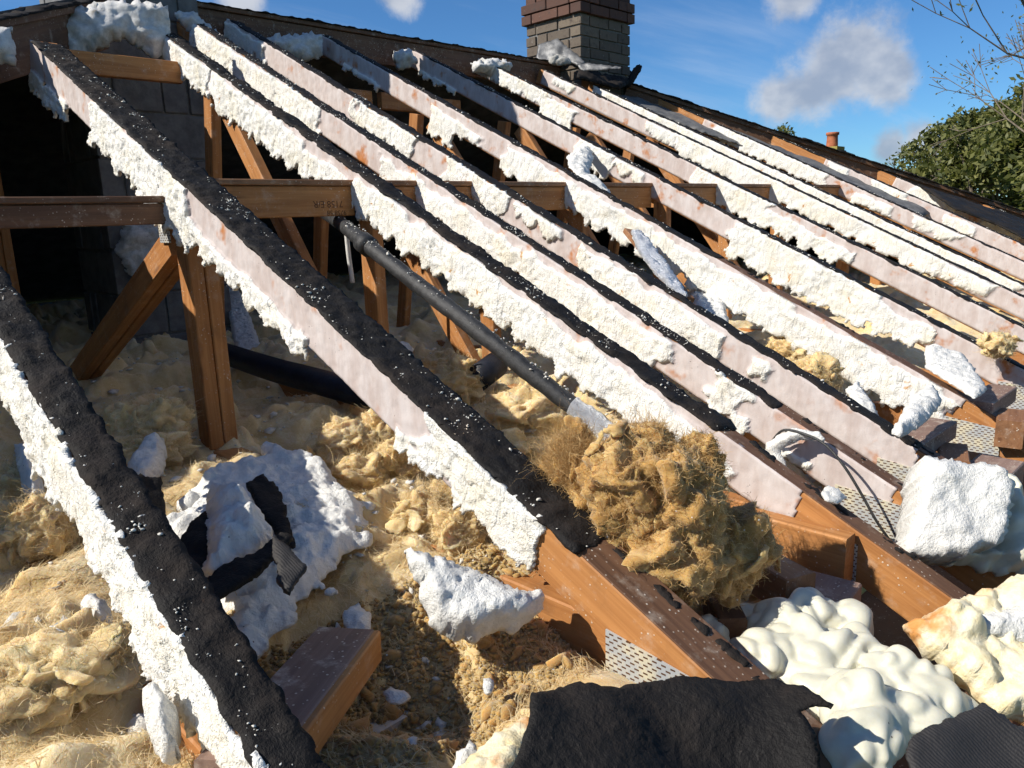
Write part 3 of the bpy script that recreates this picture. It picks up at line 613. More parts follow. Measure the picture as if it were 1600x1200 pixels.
# noggings between the trusses, on one line along the roof
NG = [(0, 'dark nogging at the far left between the two nearest rafters'), (1, 'orange nogging beam stamped with upside-down lettering'), (2, 'short nogging above the black pipe, right of the stamped beam'),
      (4, 'nogging seen through the gap at the middle of the slope'), (5, 'orange nogging in the gap right of the grey foam streak'), (6, 'orange nogging next to the small metal web plate'), (7, 'nogging in the seventh bay near the pink rafter'), (8, 'far nogging below the chimney bays')]
nxt = {0: 1, 1: 2, 2: 4, 4: 5, 5: 6, 6: 7, 7: 8, 8: 10}
for k, lab in NG:
    a = TR[k][0] + TR[k][1] + .001; c = TR[nxt[k]][0] - .002
    root = thing('nogging', ((a + c) / 2, 2.215, .0), lab, 'nogging', 'noggings between the trusses')
    z0, hh = (.034, .056) if k == 0 else (.062, .094)
    nb = beam('beam', (a, 2.215, z0), (c, 2.215, z0), .04, hh, 'timber_old' if k == 0 else 'timber', root)  # leftmost beam and lath darker: loft shade put into their colour
    beam('lath', (a, 2.212, z0 + hh / 2 + .0105), (c, 2.212, z0 + hh / 2 + .0105), .05, .018, 'timber_old' if k == 0 else 'timber_dusty', root)
    if k == 1:                                 # the stamped lettering, upside down on the near face
        for txt, xx, zz, sz in (('7158 E/R', 1.43, .040, .030), ('9758 58', 1.44, .016, .022)):
            cu = bpy.data.curves.new('stamp_text', 'FONT'); cu.body = txt; cu.size = sz; cu.extrude = .0002; cu.materials.append(MATS['stamp_ink'])
            tmp = bpy.data.objects.new('tmp', cu); me_ = bpy.data.meshes.new_from_object(tmp); bpy.data.objects.remove(tmp)
            to = bpy.data.objects.new('stamp_text', me_); COL.objects.link(to); to.parent = nb
            # local axes: reading direction -X, up -Z, facing -Y
            to.matrix_local = Matrix(((-1, 0, 0, xx - ORG[root.name][0]), (0, 0, -1, 2.1945 - ORG[root.name][1]), (0, -1, 0, zz + sz * .75 - ORG[root.name][2]), (0, 0, 0, 1)))
n2 = beam('nogging', (.96, 3.42, .63), (1.473, 3.42, .63), .04, .085, 'timber'); tag(n2, 'reddish nogging below the grey foam at the top left', 'nogging', 'noggings between the trusses')
for i, (a, c, lab) in enumerate(((2.06, 2.53, 'nogging at the rafter heads below the grey foam, left of the ridge gap'), (2.59, 3.15, 'brown trimmer just under the ridge, right of the first lit rafter head'))):
    tag(beam('nogging', (a, 3.55, RZ(3.55) - .19), (c, 3.55, RZ(3.55) - .19), .04, .085, 'timber'), lab, 'nogging', 'noggings between the trusses')
# ================================================================== INSULATION
def wool_height(x, y):
    P = np.stack([x, y, x * 0], -1); wp_ = np.stack([fbm(P * 3 + 7, 2), fbm(P * 3 + 31, 2), x * 0], -1); Q = P + .10 * wp_
    fold = 0; fine = 0; ws = 0
    for k_, an_ in enumerate((.3, 1.35, 2.4)):
        ca, sa = math.cos(an_), math.sin(an_); al, ac = Q[..., 0] * ca + Q[..., 1] * sa, -Q[..., 0] * sa + Q[..., 1] * ca
        w_ = np.exp(5 * perlin(P * 1.6 + 13 * k_)); ws = ws + w_; fold = fold + w_ * fbm(np.stack([al * 3.0, ac * 9, x * 0 + k_ * 7], -1), 3, .5); fine = fine + w_ * fbm(np.stack([al * 12, ac * 55, x * 0 + 4 + k_], -1), 3)
    fold = fold / ws; fine = fine / ws
    z = -.625 + .055 * fbm(P * 1.7, 2) + .055 * fbm(Q * 4.2 + 3, 2) + .040 * (fold + .5 * np.abs(fold)) + .006 * fine + .030 * np.maximum(fbm(Q * 8 + 60, 2), 0)
    crumb = sst(1.18, .92, y) * sst(.98, .80, x) * sst(.30, .46, x)           # broken brown wool by the eaves
    wl = worley(P * 38 + wp_ * 2); z = z + crumb * (-.04 + .007 * (.7 - wl) - .02 * fold)
    z = z - .035 * sst(1.0, .75, y) + .05 * sst(2.6, 4.2, y)
    z = z - .11 * sst(.98, .70, y) * sst(.80, .95, x) - .06 * sst(1.5, 1.7, x) * sst(1.1, .8, y)
    z = z + sst(1.5, 2.2, y) * (.030 * np.abs(fbm(Q * 6 + 21, 2)) + .025 * fold - .015)
    return z, crumb
xs = np.concatenate([np.arange(-.75, 1.62, .009), np.arange(1.62, 3.2, .02), np.arange(3.2, 8.2, .06)]); ys = np.concatenate([np.arange(.61, 2.6, .009), np.arange(2.6, 4.2, .02), np.arange(4.2, 7.2, .07)])
gx, gy = np.meshgrid(xs, ys, indexing='ij'); gz, gc_ = wool_height(gx, gy)
V = np.stack([gx, gy, gz], -1); nu, nv = gx.shape
V[..., :2] += (.007 * np.stack([fbm(V * 24, 2), fbm(V * 24 + 50, 2)], -1)) * (gy < 4)[..., None]
ins = mesh('insulation_quilt', V.reshape(-1, 3), grid_faces(nu, nv), 'wool', None, {'fm': (gc_ * (.55 + .5 * np.clip(fbm(V * 20, 2), -1, 1))).ravel()}, True)
tag(ins, 'yellow mineral wool quilt lying over the loft floor between the joists', 'insulation', None, 'stuff')
def flow_fibres(n, seg=4):
    """matted fibres lying along the quilt's surface"""
    x = rng.uniform(-.35, 1.75, n); y = .66 + 2.4 * rng.beta(1, 1.9, n); P0 = np.stack([x, y, x * 0], -1)
    wv_ = np.stack([perlin(P0 * 1.6 + 13 * k_) for k_ in range(3)]); a = np.array((.3, 1.35, 2.4))[wv_.argmax(0)] + rng.normal(0, .6, n); L = np.exp(rng.normal(math.log(.034), .45, n)); off = np.abs(rng.normal(0, .0035, n)); w = rng.uniform(.00035, .0009, n); pts = []; tw = rng.normal(0, .5, n)
    for i in range(seg + 1):
        z, _ = wool_height(x, y); lift = off * (1 + .5 * i) - .002; pts.append((np.stack([x, y, z + lift], -1), a.copy())); x = x + np.cos(a) * L / seg; y = y + np.sin(a) * L / seg; a = a + tw + rng.normal(0, .25, n)
    zz = np.stack([q[:, 2] for q, _ in pts]); kp = (zz.max(0) - zz.min(0)) < .016; n = int(kp.sum()); w = w[kp]; pts = [(q[kp], a_[kp]) for q, a_ in pts]; V = []
    for i, (q, a_) in enumerate(pts):
        sv = np.stack([-np.sin(a_), np.cos(a_), 0 * a_], -1) * (w * (1 - .7 * i / seg))[:, None]; V += [q - sv, q + sv]
    V = np.stack(V, 1); m_ = 2 * (seg + 1); base = (np.arange(n) * m_)[:, None]; Fc = np.concatenate([base + np.array([[2 * i, 2 * i + 1, 2 * i + 3, 2 * i + 2]]) for i in range(seg)])
    return V.reshape(-1, 3), Fc, np.repeat(rng.uniform(0, 1, n), m_)
V, Fq, fa = flow_fibres(95000)
tag(mesh('insulation_fibres', V, Fq, 'wool_fibre', None, {'fm': fa}), 'loose yellow fibres matted over the wool quilt', 'insulation', None, 'stuff')
n = 7000; fx = rng.uniform(-.3, 2.6, n); fy = .8 + 2.9 * rng.beta(1, 1.5, n); k = fbm(np.stack([fx * 4, fy * 4, fx * 0 + 3], -1), 3) + rng.normal(0, .3, n) > .18; fx, fy = fx[k], fy[k]; fz, _ = wool_height(fx, fy)
crumbs('foam_crumbs', np.stack([fx, fy, fz + .002], -1), np.exp(rng.normal(math.log(.0042), .6, len(fx))), 'crumb_foam', label='white foam crumbs scattered over the wool quilt', cat='foam crumbs')

n = 420; fx = rng.uniform(-.2, 2.4, n); fy = .8 + 2.7 * rng.beta(1, 1.4, n); k = fbm(np.stack([fx * 3, fy * 3, fx * 0 + 8], -1), 2) + rng.normal(0, .3, n) > .05; fx, fy = fx[k], fy[k]; fz, _ = wool_height(fx, fy)
crumbs('foam_scraps', np.stack([fx, fy, fz + .003], -1), np.exp(rng.normal(math.log(.011), .35, len(fx))), 'crumb_foam', flat=.4, label='larger white foam scraps strewn over the wool quilt', cat='foam scraps')

_sph = {}
def sphere(sub):
    if sub not in _sph:
        import bmesh
        bm = bmesh.new(); bmesh.ops.create_icosphere(bm, subdivisions=sub, radius=1); bm.verts.ensure_lookup_table()
        _sph[sub] = (np.array([v.co[:] for v in bm.verts]), np.array([[v.index for v in f.verts] for f in bm.faces])); bm.free()
    return _sph[sub]
def lump_geo(c, r, seed, sub=5, amp=(.42, .16, .05), fr=(1.4, 2.6, 9)):
    V0, F0 = sphere(sub); q = V0 + seed * 7.7; w = .35 * np.stack([fbm(q * 1.5 + i * 19, 2) for i in range(3)], -1); q = q + w
    s_ = 1 + amp[0] * fbm(q * fr[0], 2) + amp[1] * (billow(q * fr[1], 2) - .35) + amp[2] * fbm(q * fr[2], 3)
    return np.array(c) + V0 * s_[:, None] * np.array(r), F0, V0
def clump(name, lumps, mat, label, cat, fib=None, fl=.02, nf=9000, seed=0, parent=None, sub=5, kind=None, fup=.25, fw=.0006, fc=1.6, flaps=6, flap_size=.028, fn=.55):
    Vs, Fs, Ns, o = [], [], [], 0
    for i, (c, r) in enumerate(lumps):
        v, f, nn = lump_geo(c, r, seed + i * 1.37, sub); Vs.append(v); Fs.append(f + o); Ns.append(nn); o += len(v)
    V = np.concatenate(Vs); N = np.concatenate(Ns); ob = mesh(name, V, np.concatenate(Fs), mat, parent, {'fm': np.clip(.15 + .5 * fbm(V * 14, 2), 0, 1)}, True); tag(ob, label, cat, None, kind)
    if fib:
        i = rng.integers(0, len(V), nf); Lf = np.exp(rng.normal(math.log(fl), .5, nf)); rd = rng.normal(0, 1, (nf, 3)); tg = rd - N[i] * (rd * N[i]).sum(1)[:, None]
        fibres('fibres', V[i] - N[i] * .001, tg + N[i] * rng.uniform(.02, fn, nf)[:, None] + (0, 0, fup * .3), Lf, fib, ob, wid=fw, curl=fc)
    if flaps:                                   # torn, curled layers standing off the clump
        i = rng.integers(0, len(V), flaps)
        for q in i:
            nn_ = unit(N[q] + rng.normal(0, .55, 3)); s_ = flap_size * rnd.uniform(.6, 1.3); e1 = unit(np.cross(nn_, rng.normal(size=3))); e2 = np.cross(nn_, e1); o_ = V[q] + N[q] * .004; an = np.linspace(0, 6.283, 9)[:-1]
            poly = [o_ + e1 * s_ * math.cos(a_) * rnd.uniform(.6, 1.2) + e2 * s_ * .6 * math.sin(a_) * rnd.uniform(.6, 1.2) for a_ in an]; kk = rnd.uniform(4, 12) * (1 if rnd.random() < .75 else -1)
            slab('torn_layer', poly, nn_, .008, mat, ob, res=.0035, soft=.006, rag=.006, ragf=45, seed=q * .01, under=.5, h=lambda P: .006 * fbm(P * 40, 2), fm=lambda P: 0 * P[..., 0] + .1, bend=lambda P, o_=o_, e1=e1, kk=kk, s_=s_: kk * ((P - o_) @ e1 + s_ * .5) ** 2)
    return ob
def at(x, y, z): return onZ(x, y, z)
def wl(x, y, z, rx, ry, rz): return (at(x, y, z), (rx, ry, rz))
IC = 'insulation'
clump('wool_clump', [wl(205, 668, -.54, .085, .06, .065), wl(255, 662, -.53, .075, .05, .06), wl(230, 705, -.58, .11, .07, .05)], 'wool', 'torn yellow wool clump left of the double post', IC, 'wool_fibre', seed=1)
clump('wool_clump', [wl(545, 690, -.57, .085, .07, .055), wl(600, 672, -.56, .06, .06, .06), wl(625, 715, -.58, .06, .05, .05), wl(560, 745, -.60, .07, .06, .045)], 'wool', 'ragged yellow wool heap right under the pink middle of the double rafter', IC, 'wool_fibre', seed=5)
clump('wool_clump', [wl(665, 805, -.60, .06, .05, .05), wl(720, 830, -.60, .055, .05, .045), wl(700, 790, -.60, .05, .05, .05)], 'wool', 'golden wool tuft under the foamed lower part of the double rafter', IC, 'wool_fibre', seed=9)
clump('wool_clump', [wl(712, 600, -.54, .085, .10, .07), wl(697, 575, -.54, .07, .09, .055)], 'wool', 'rounded tan wool lump between the double rafter and the black pipe', IC, 'wool_fibre', seed=13, nf=6000)
clump('wool_clump', [wl(820, 650, -.56, .12, .11, .085), wl(790, 720, -.60, .11, .09, .06)], 'wool', 'large smooth tan wool roll lying below the black pipe', IC, 'wool_fibre', seed=17, nf=6000)
clump('wool_clump', [wl(20, 770, -.56, .07, .06, .06), wl(60, 825, -.58, .06, .06, .06), wl(10, 830, -.58, .07, .06, .05)], 'wool', 'bright yellow wool clump at the left edge beside the nearest rafter', IC, 'wool_fibre', seed=21)
clump('wool_clump', [wl(95, 1050, -.60, .11, .08, .055), wl(170, 1035, -.60, .035, .04, .04), wl(30, 1090, -.60, .08, .07, .05)], 'wool', 'smooth brown-grey wool roll in the bottom left corner', IC, 'wool_fibre', seed=25, nf=6000)
clump('wool_clump', [wl(1235, 548, -.50, .09, .08, .055), wl(1275, 585, -.52, .08, .07, .055)], 'wool', 'tan wool bundle in the gap right of the cable rafter', IC, 'wool_fibre', seed=29, nf=6000)
clump('wool_clump', [wl(1560, 540, -.5, .06, .05, .04)], 'wool', 'small orange wool tuft at the right edge between two rafters', IC, 'wool_fibre', seed=33, nf=1500)
# the big brown torn clump
BW = [wl(905, 770, -.50, .085, .075, .075), wl(985, 760, -.46, .085, .075, .085), wl(1060, 770, -.47, .075, .075, .085), wl(960, 830, -.56, .11, .09, .075), wl(1060, 850, -.56, .10, .085, .08), wl(1135, 855, -.58, .075, .07, .08), wl(1020, 715, -.42, .05, .045, .05), wl(1090, 735, -.45, .04, .04, .055), wl(1040, 905, -.62, .08, .06, .05), wl(895, 715, -.44, .035, .035, .055), wl(1000, 880, -.60, .09, .07, .06)]
big = clump('wool_clump', BW, 'brown_wool', 'big brown torn wool clump between the double rafter and the nogging', IC, 'brown_fibre', fl=.013, nf=70000, seed=41, fup=.0, fw=.0006, fc=1.8, flaps=30, flap_size=.034, fn=.45)
n = 3500; c = np.array(at(890, 735, -.45)); C = c + rng.normal(0, 1, (n, 3)) * (.022, .022, .028); d0 = np.array((-.25, .35, .8)) + rng.normal(0, .33, (n, 3)); fibres('fibres', C, d0, np.exp(rng.normal(math.log(.042), .35, n)), 'brown_fibre', big, wid=.0003, curl=1.5)
n = 1800; c = np.array(at(1005, 705, -.42)); C = c + rng.normal(0, 1, (n, 3)) * (.02, .02, .02); d0 = np.array((0, .2, .9)) + rng.normal(0, .5, (n, 3)); fibres('fibres', C, d0, np.exp(rng.normal(math.log(.032), .35, n)), 'brown_fibre', big, wid=.0005, curl=.6)
# brown crumbs of wool near the eaves
n = 9000; fx = rng.uniform(.34, .92, n); fy = rng.uniform(.70, 1.1, n); fz, cr_ = wool_height(fx, fy); k = cr_ > .4
crumbs('wool_crumbs', np.stack([fx, fy, fz + .003], -1)[k], np.exp(rng.normal(math.log(.0032), .5, k.sum())), 'brown_wool', label='broken brown wool crumbs covering the floor beside the plank', cat='insulation')

# ================================================================== FOAM, FELT AND TIMBER DEBRIS
U = (0, 0, 1.); FO = 'foam'
rough = lambda a, b=.008: (lambda P: a * billow(P * 8, 3) + b * (fbm(P * 34, 3) + .5 * billow(P * 75, 2)) - .005 * sst(.30, .12, worley(P * 46)))
slab('foam_slab', pxZ([(262, 842), (300, 800), (350, 772), (400, 767), (430, 742), (470, 745), (520, 770), (560, 790), (577, 800), (560, 840), (540, 870), (500, 905), (450, 930), (420, 970), (385, 1025), (360, 1010), (335, 960), (320, 920), (290, 890)], -.585), unit((-.05, -.15, 1)), .028, 'white_foam', res=.0045, soft=.015, rag=.034, ragf=13, h=rough(.030), label='large white foam slab with torn black felt, lying on the wool', cat=FO)
fz_ = -.515
for pts, lab, mt in (([(272, 868), (300, 838), (326, 818), (332, 850), (322, 900), (292, 906)], 'black felt shard at the left end of the white foam slab', 'felt'),
                 ([(385, 774), (412, 763), (440, 778), (460, 832), (436, 822), (404, 800)], 'black felt shard on top of the white foam slab', 'felt'),
                 ([(423, 848), (478, 884), (450, 915), (432, 902)], 'smooth dark blue-black triangular felt piece on the foam slab', 'ribbed_felt'),
                 ([(305, 915), (350, 885), (400, 872), (440, 848), (462, 850), (400, 895), (330, 928)], 'long black felt strip across the foam slab', 'felt')):
    slab('felt_piece', pxZ(pts, fz_ + (.012 if 'triangular' in lab else 0)), unit((-.1, -.25, 1)), .004, mt, res=.004, soft=.003, rag=.004, h=lambda P: .012 * billow(P * 14, 2), under=1., label=lab, cat='felt')
slab('foam_chunk', pxZ([(330, 800), (360, 795), (400, 812), (425, 835), (405, 858), (370, 868), (352, 890), (322, 885), (325, 850)], fz_ + .004), unit((-.1, -.2, 1)), .035, 'white_foam', res=.004, soft=.012, rag=.008, h=rough(.04), label='folded white foam chunk sitting on the black felt of the slab', cat=FO)
slab('felt_piece', pxP([(205, 742), (250, 746), (256, 790), (262, 838), (240, 815), (205, 790)], onZ(230, 790, -.52), (.3, -.6, .75)), (.3, -.6, .75), .004, 'felt', res=.005, soft=.003, rag=.006, h=lambda P: .012 * billow(P * 14, 2), label='black felt flap hanging off the right side of the nearest rafter', cat='felt')
pt, nn = onZ(720, 1000, -.635), unit((-.40, -.62, .66))
slab('foam_slab', pxP([(630, 856), (668, 868), (720, 885), (760, 900), (800, 922), (850, 928), (845, 960), (810, 985), (770, 992), (735, 1005), (700, 1000), (672, 978), (660, 940), (645, 900)], pt, nn), nn, .04, 'white_foam', res=.004, soft=.010, rag=.006, h=rough(.030, .006), under=.8, label='triangular white foam slab propped up in the middle foreground', cat=FO)
pt, nn = onX(1500, 800, 1.66), unit((-.62, -.50, .60))
slab('foam_block', pxP([(1412, 866), (1428, 800), (1440, 716), (1500, 722), (1562, 733), (1580, 760), (1572, 812), (1560, 850), (1500, 872)], pt, nn), nn, .03, 'white_foam', res=.005, soft=.006, rag=.006, h=lambda P: .012 * fbm(P * 12, 3) + .006 * billow(P * np.array((20, 20, 60)), 2), under=4.5, label='large white foam block standing on the rafter tails at right', cat=FO)
pt2 = pt - nn * .09
slab('foam_lump', pxP([(1560, 735), (1590, 750), (1600, 790), (1640, 850), (1620, 905), (1540, 895), (1440, 878), (1430, 862), (1540, 850)], pt2, nn), nn, .05, 'cream_foam', res=.005, soft=.02, rag=.01, h=lambda P: .05 * billow(P * 8, 2), under=1.5, label='smooth cream foam bulging out behind the white foam block', cat=FO)
SW = [(1112, 990, .030, .030, .028), (1140, 982, .035, .03, .034), (1172, 978, .04, .035, .038), (1215, 985, .05, .045, .05), (1262, 980, .055, .05, .06), (1312, 992, .05, .05, .058), (1190, 1030, .05, .05, .04), (1250, 1035, .065, .06, .06), (1325, 1050, .07, .06, .07), (1395, 1062, .055, .05, .05), (1445, 1090, .05, .045, .045), (1280, 1090, .055, .055, .05), (1355, 1115, .06, .055, .055), (1425, 1128, .05, .045, .04), (1480, 1112, .045, .04, .03), (1350, 1165, .055, .045, .04)]
Vs, Fs, o_ = [], [], 0
for i_, (x, y, a, b_, c) in enumerate(SW):
    V0, F0 = sphere(5); q = V0 * .9 + i_ * 5.3; q = q + .35 * np.stack([fbm(q * 1.0 + 11 * k_, 1) for k_ in range(3)], -1)
    s_ = .95 + .20 * fbm(q * .9, 1) + .34 * (np.tanh(2.0 * np.abs(perlin(q * 1.05))) - .42)
    Vs.append(onZ(x, y, -.71 - .012 * (i_ % 3)) + V0 * s_[:, None] * np.array((a, b_, c)) * 1.10); Fs.append(F0 + o_); o_ += len(V0)
fmz = mesh('foam_mass', np.concatenate(Vs), np.concatenate(Fs), 'cream_foam', None, None, True); tag(fmz, 'glossy cream foam set in whipped swirls in the right foreground', FO)
md = fmz.modifiers.new('union', 'REMESH'); md.mode = 'VOXEL'; md.voxel_size = .0035; md.use_smooth_shade = True
md = fmz.modifiers.new('soften', 'SMOOTH'); md.iterations = 5; md.factor = .5
slab('foam_crust', pxZ([(1082, 985), (1120, 975), (1200, 990), (1300, 1010), (1400, 1050), (1500, 1090), (1500, 1140), (1420, 1170), (1380, 1215), (1310, 1195), (1270, 1130), (1190, 1070), (1120, 1020)], -.755), U, .02, 'white_foam', res=.005, soft=.012, rag=.008, h=rough(.025), label='rough white foam crust under the whipped cream foam', cat=FO)
pt, nn = onZ(1520, 1040, -.70), unit((-.35, -.45, .82))
slab('foam_board', pxP([(1410, 978), (1500, 942), (1600, 904), (1690, 880), (1690, 1160), (1600, 1132), (1550, 1118), (1500, 1062), (1440, 1012)], pt, nn), nn, .03, 'yellow_foam', res=.005, soft=.006, rag=.006, h=lambda P: .035 * billow(P * 13, 3), under=.8, label='yellow-stained foam board leaning in at the right edge', cat=FO)
slab('foam_chunk', pxP([(1530, 968), (1560, 950), (1640, 945), (1640, 1010), (1570, 1000), (1540, 990)], pt + nn * .035, nn), nn, .02, 'white_foam', res=.005, soft=.012, h=rough(.03), label='white foam crust on top of the yellow-stained board', cat=FO)
pt, nn = onZ(1040, 1110, -.60), unit((-.05, -.36, .93))
slab('felt_sheet', pxP([(826, 1108), (868, 1082), (900, 1071), (960, 1079), (1010, 1063), (1060, 1052), (1095, 1060), (1140, 1064), (1200, 1072), (1245, 1092), (1292, 1136), (1262, 1128), (1240, 1130), (1265, 1180), (1290, 1260), (780, 1260), (822, 1140)], pt, nn), nn, .006, 'felt', res=.004, soft=.004, rag=.005, ragf=25, h=lambda P: .006 * fbm(P * 8, 2) + .0022 * fbm(P * 110, 2), bend=lambda P: .030 * fbm(P * 4.5, 2) + .010 * billow(P * 9 + 5, 1), label='big black roofing felt sheet folded over the double rafter tail at the bottom', cat='felt')
slab('felt_sheet', pxP([(1415, 1180), (1425, 1150), (1470, 1132), (1500, 1112), (1535, 1096), (1550, 1106), (1582, 1136), (1640, 1140), (1640, 1260), (1430, 1260)], onZ(1500, 1160, -.60), (-.2, -.5, .85)), (-.2, -.5, .85), .006, 'ribbed_felt', res=.004, soft=.004, rag=.006, ragf=25, h=lambda P: .008 * fbm(P * 10, 2), label='ribbed black felt sheet in the bottom right corner', cat='felt')
slab('foam_board', pxZ([(700, 1215), (755, 1172), (808, 1132), (850, 1124), (862, 1140), (832, 1168), (790, 1230)], -.66), U, .012, 'yellow_foam', res=.004, soft=.006, h=rough(.015, .004), label='speckled pale foam edge left of the big black felt sheet', cat=FO)
# small foam pieces lying about
PCS = [([(200, 735), (225, 715), (262, 708), (255, 735), (230, 748), (205, 748)], -.57, .03, 'white foam piece between the nearest rafter and the post foot'),
       ([(535, 965), (560, 952), (582, 965), (575, 985), (548, 990)], -.65, .012, 'thin white foam flake above the end of the plank'),
       ([(597, 1085), (612, 1080), (650, 1085), (640, 1095), (605, 1102)], -.69, .01, 'bone-shaped white foam scrap on the brown crumbs'),
       ([(632, 1160), (652, 1153), (650, 1172), (635, 1178)], -.69, .012, 'small white foam chip near the bottom of the brown crumbs'),
       ([(710, 1180), (740, 1170), (750, 1185), (725, 1210), (708, 1205)], -.67, .015, 'white foam chip at the bottom edge left of the felt'),
       ([(752, 1065), (772, 1066), (770, 1085), (758, 1085)], -.66, .012, 'pale foam chip below the triangular slab'),
       ([(228, 1105), (250, 1100), (282, 1130), (280, 1175), (250, 1185), (232, 1150)], -.58, .05, 'cream foam lump hanging under the nearest rafter at the bottom'),
       ([(128, 955), (150, 945), (178, 965), (172, 985), (140, 985)], -.58, .03, 'white foam nub beside the nearest rafter'),
       ([(70, 995), (90, 985), (110, 995), (100, 1010), (78, 1008)], -.56, .015, 'white foam crumb pile on the smooth wool roll'),
       ([(30, 720), (60, 730), (70, 775), (45, 790), (35, 760)], -.52, .035, 'white foam curl left of the nearest rafter'),
       ([(1320, 620), (1335, 612), (1372, 640), (1378, 652), (1340, 645)], -.55, .015, 'white foam piece in the bay left of the foam roll'),
       ([(1395, 668), (1420, 632), (1450, 620), (1470, 635), (1440, 660), (1410, 672)], -.53, .02, 'rolled white foam piece above the wood block'),
       ([(1440, 560), (1500, 565), (1548, 595), (1530, 605), (1480, 590), (1445, 580)], -.52, .012, 'cream foam piece on yellow wool between two right-hand rafters'),
       ([(600, 548), (645, 552), (640, 568), (612, 566)], -.5, .02, 'small white foam piece behind the double rafter'),
       ([(352, 480), (385, 500), (430, 560), (400, 560), (365, 530)], -.54, .02, 'white foam sheet fallen behind the double post'),
       ([(1060, 440), (1110, 450), (1150, 500), (1180, 520), (1120, 515), (1080, 480)], -.35, .03, 'dull foam sheet in the gap left of the wool bundle')]
for pts, z, th, lab in PCS:
    slab('foam_piece', pxZ(pts, z), unit((-.1, -.2, 1)), th, 'white_foam', res=.004, soft=.008, rag=.005, h=rough(th * .8, .004), under=.6, label=lab, cat=FO)
# grey foam hanging at the rafter heads
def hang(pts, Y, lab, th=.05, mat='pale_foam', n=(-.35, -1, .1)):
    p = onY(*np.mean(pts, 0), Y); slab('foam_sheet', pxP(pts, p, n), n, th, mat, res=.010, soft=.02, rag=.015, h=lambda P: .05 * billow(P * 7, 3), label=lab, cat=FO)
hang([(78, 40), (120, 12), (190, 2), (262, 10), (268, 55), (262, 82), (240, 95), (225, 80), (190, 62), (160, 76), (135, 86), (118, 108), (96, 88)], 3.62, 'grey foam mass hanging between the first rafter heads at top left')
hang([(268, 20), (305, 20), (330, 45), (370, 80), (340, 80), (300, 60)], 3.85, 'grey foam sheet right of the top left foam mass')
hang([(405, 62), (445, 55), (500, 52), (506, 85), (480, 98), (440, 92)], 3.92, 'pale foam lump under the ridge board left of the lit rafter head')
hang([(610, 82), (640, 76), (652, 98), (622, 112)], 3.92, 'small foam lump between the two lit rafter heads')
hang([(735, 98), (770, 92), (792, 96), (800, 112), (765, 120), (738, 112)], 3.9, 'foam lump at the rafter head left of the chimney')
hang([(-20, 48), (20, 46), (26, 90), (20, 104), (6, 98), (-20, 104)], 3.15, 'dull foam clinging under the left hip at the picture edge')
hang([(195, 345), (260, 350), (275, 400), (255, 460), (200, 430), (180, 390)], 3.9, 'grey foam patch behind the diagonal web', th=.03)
# foam below the right hip, its shade put into a grey strip, black felt left on the slope
def pxR(pts, off): return [onP(x, y, NR * (-.8 + off), NR) for x, y in pts]
slab('shaded_foam_strip', pxR([(945, 150), (1000, 152), (1100, 186), (1220, 234), (1330, 274), (1440, 318), (1452, 332), (1436, 345), (1390, 332), (1310, 286), (1200, 242), (1100, 208), (1030, 182)], -.06), NR, .01, 'shaded_foam', res=.018, soft=.02, rag=.02, ragf=12, h=lambda P: .022 * billow(P * 4, 2), label='grey crumpled foam strip with painted-in shade hanging below the right hip', cat='underlay')
slab('felt_sheet', pxR([(1436, 290), (1520, 318), (1600, 345), (1720, 395), (1720, 440), (1600, 374), (1560, 353), (1490, 326)], .012), NR, .008, 'felt', res=.02, soft=.01, rag=.02, ragf=10, h=lambda P: .012 * billow(P * 6, 2), label='black felt still lying on the slope beside the right hip', cat='felt')
# foam streak across the gap, foil lath, flap, cable, flake
slab('foam_streak', pxR([(905, 230), (928, 224), (926, 252), (920, 274), (946, 290), (964, 324), (940, 312), (914, 290), (890, 262), (884, 246)], -.03), NR, .012, 'white_foam', res=.007, soft=.02, rag=.01, h=rough(.018), label='bluish white foam streak running down beside the shaded rafter', cat=FO)
lt = thing('lath', tuple(onP(1030, 415, NR * -.86, NR)), 'loose wooden lath with foil and foam lying between two rafters', 'lath')
beam('strip', onP(985, 362, NR * -.85, NR), onP(1072, 468, NR * -.85, NR), .06, .02, 'timber_dusty', lt, up=NR)
slab('foil', pxR([(985, 362), (1000, 362), (1030, 400), (1060, 440), (1074, 468), (1055, 460), (1020, 425), (995, 390)], -.03), NR, .006, 'foil', lt, res=.006, soft=.004, rag=.005, h=lambda P: .014 * billow(P * 16, 3))
slab('foam_flap', pxP([(1196, 692), (1238, 668), (1280, 674), (1292, 690), (1250, 688), (1218, 704), (1232, 732), (1240, 756), (1220, 746), (1198, 720)], (1.70, .8, -.5), (-1, -.1, .25)), (-1, -.1, .25), .01, 'white_foam', res=.004, soft=.008, rag=.004, h=rough(.012, .003), label='thin white foam flap hanging from the cable rafter', cat=FO)
cb = tube('cable', spline([onX(x, y, X) for x, y, X in ((1206, 690, 1.70), (1225, 672, 1.69), (1262, 680, 1.68), (1292, 697, 1.67), (1320, 730, 1.665), (1346, 772, 1.67), (1370, 815, 1.68), (1396, 852, 1.70))], 42), .0032, 'cable', sides=8); tag(cb, 'thin black cable looping down beside a rafter foot at right', 'cable')
slab('foam_flake', pxP([(1281, 770), (1290, 761), (1310, 767), (1322, 778), (1308, 787), (1290, 784)], NR * -.775, NR), NR, .006, 'white_foam', res=.003, soft=.004, h=rough(.006, .002), label='white leaf-shaped foam flake resting on a bare rafter top', cat=FO)
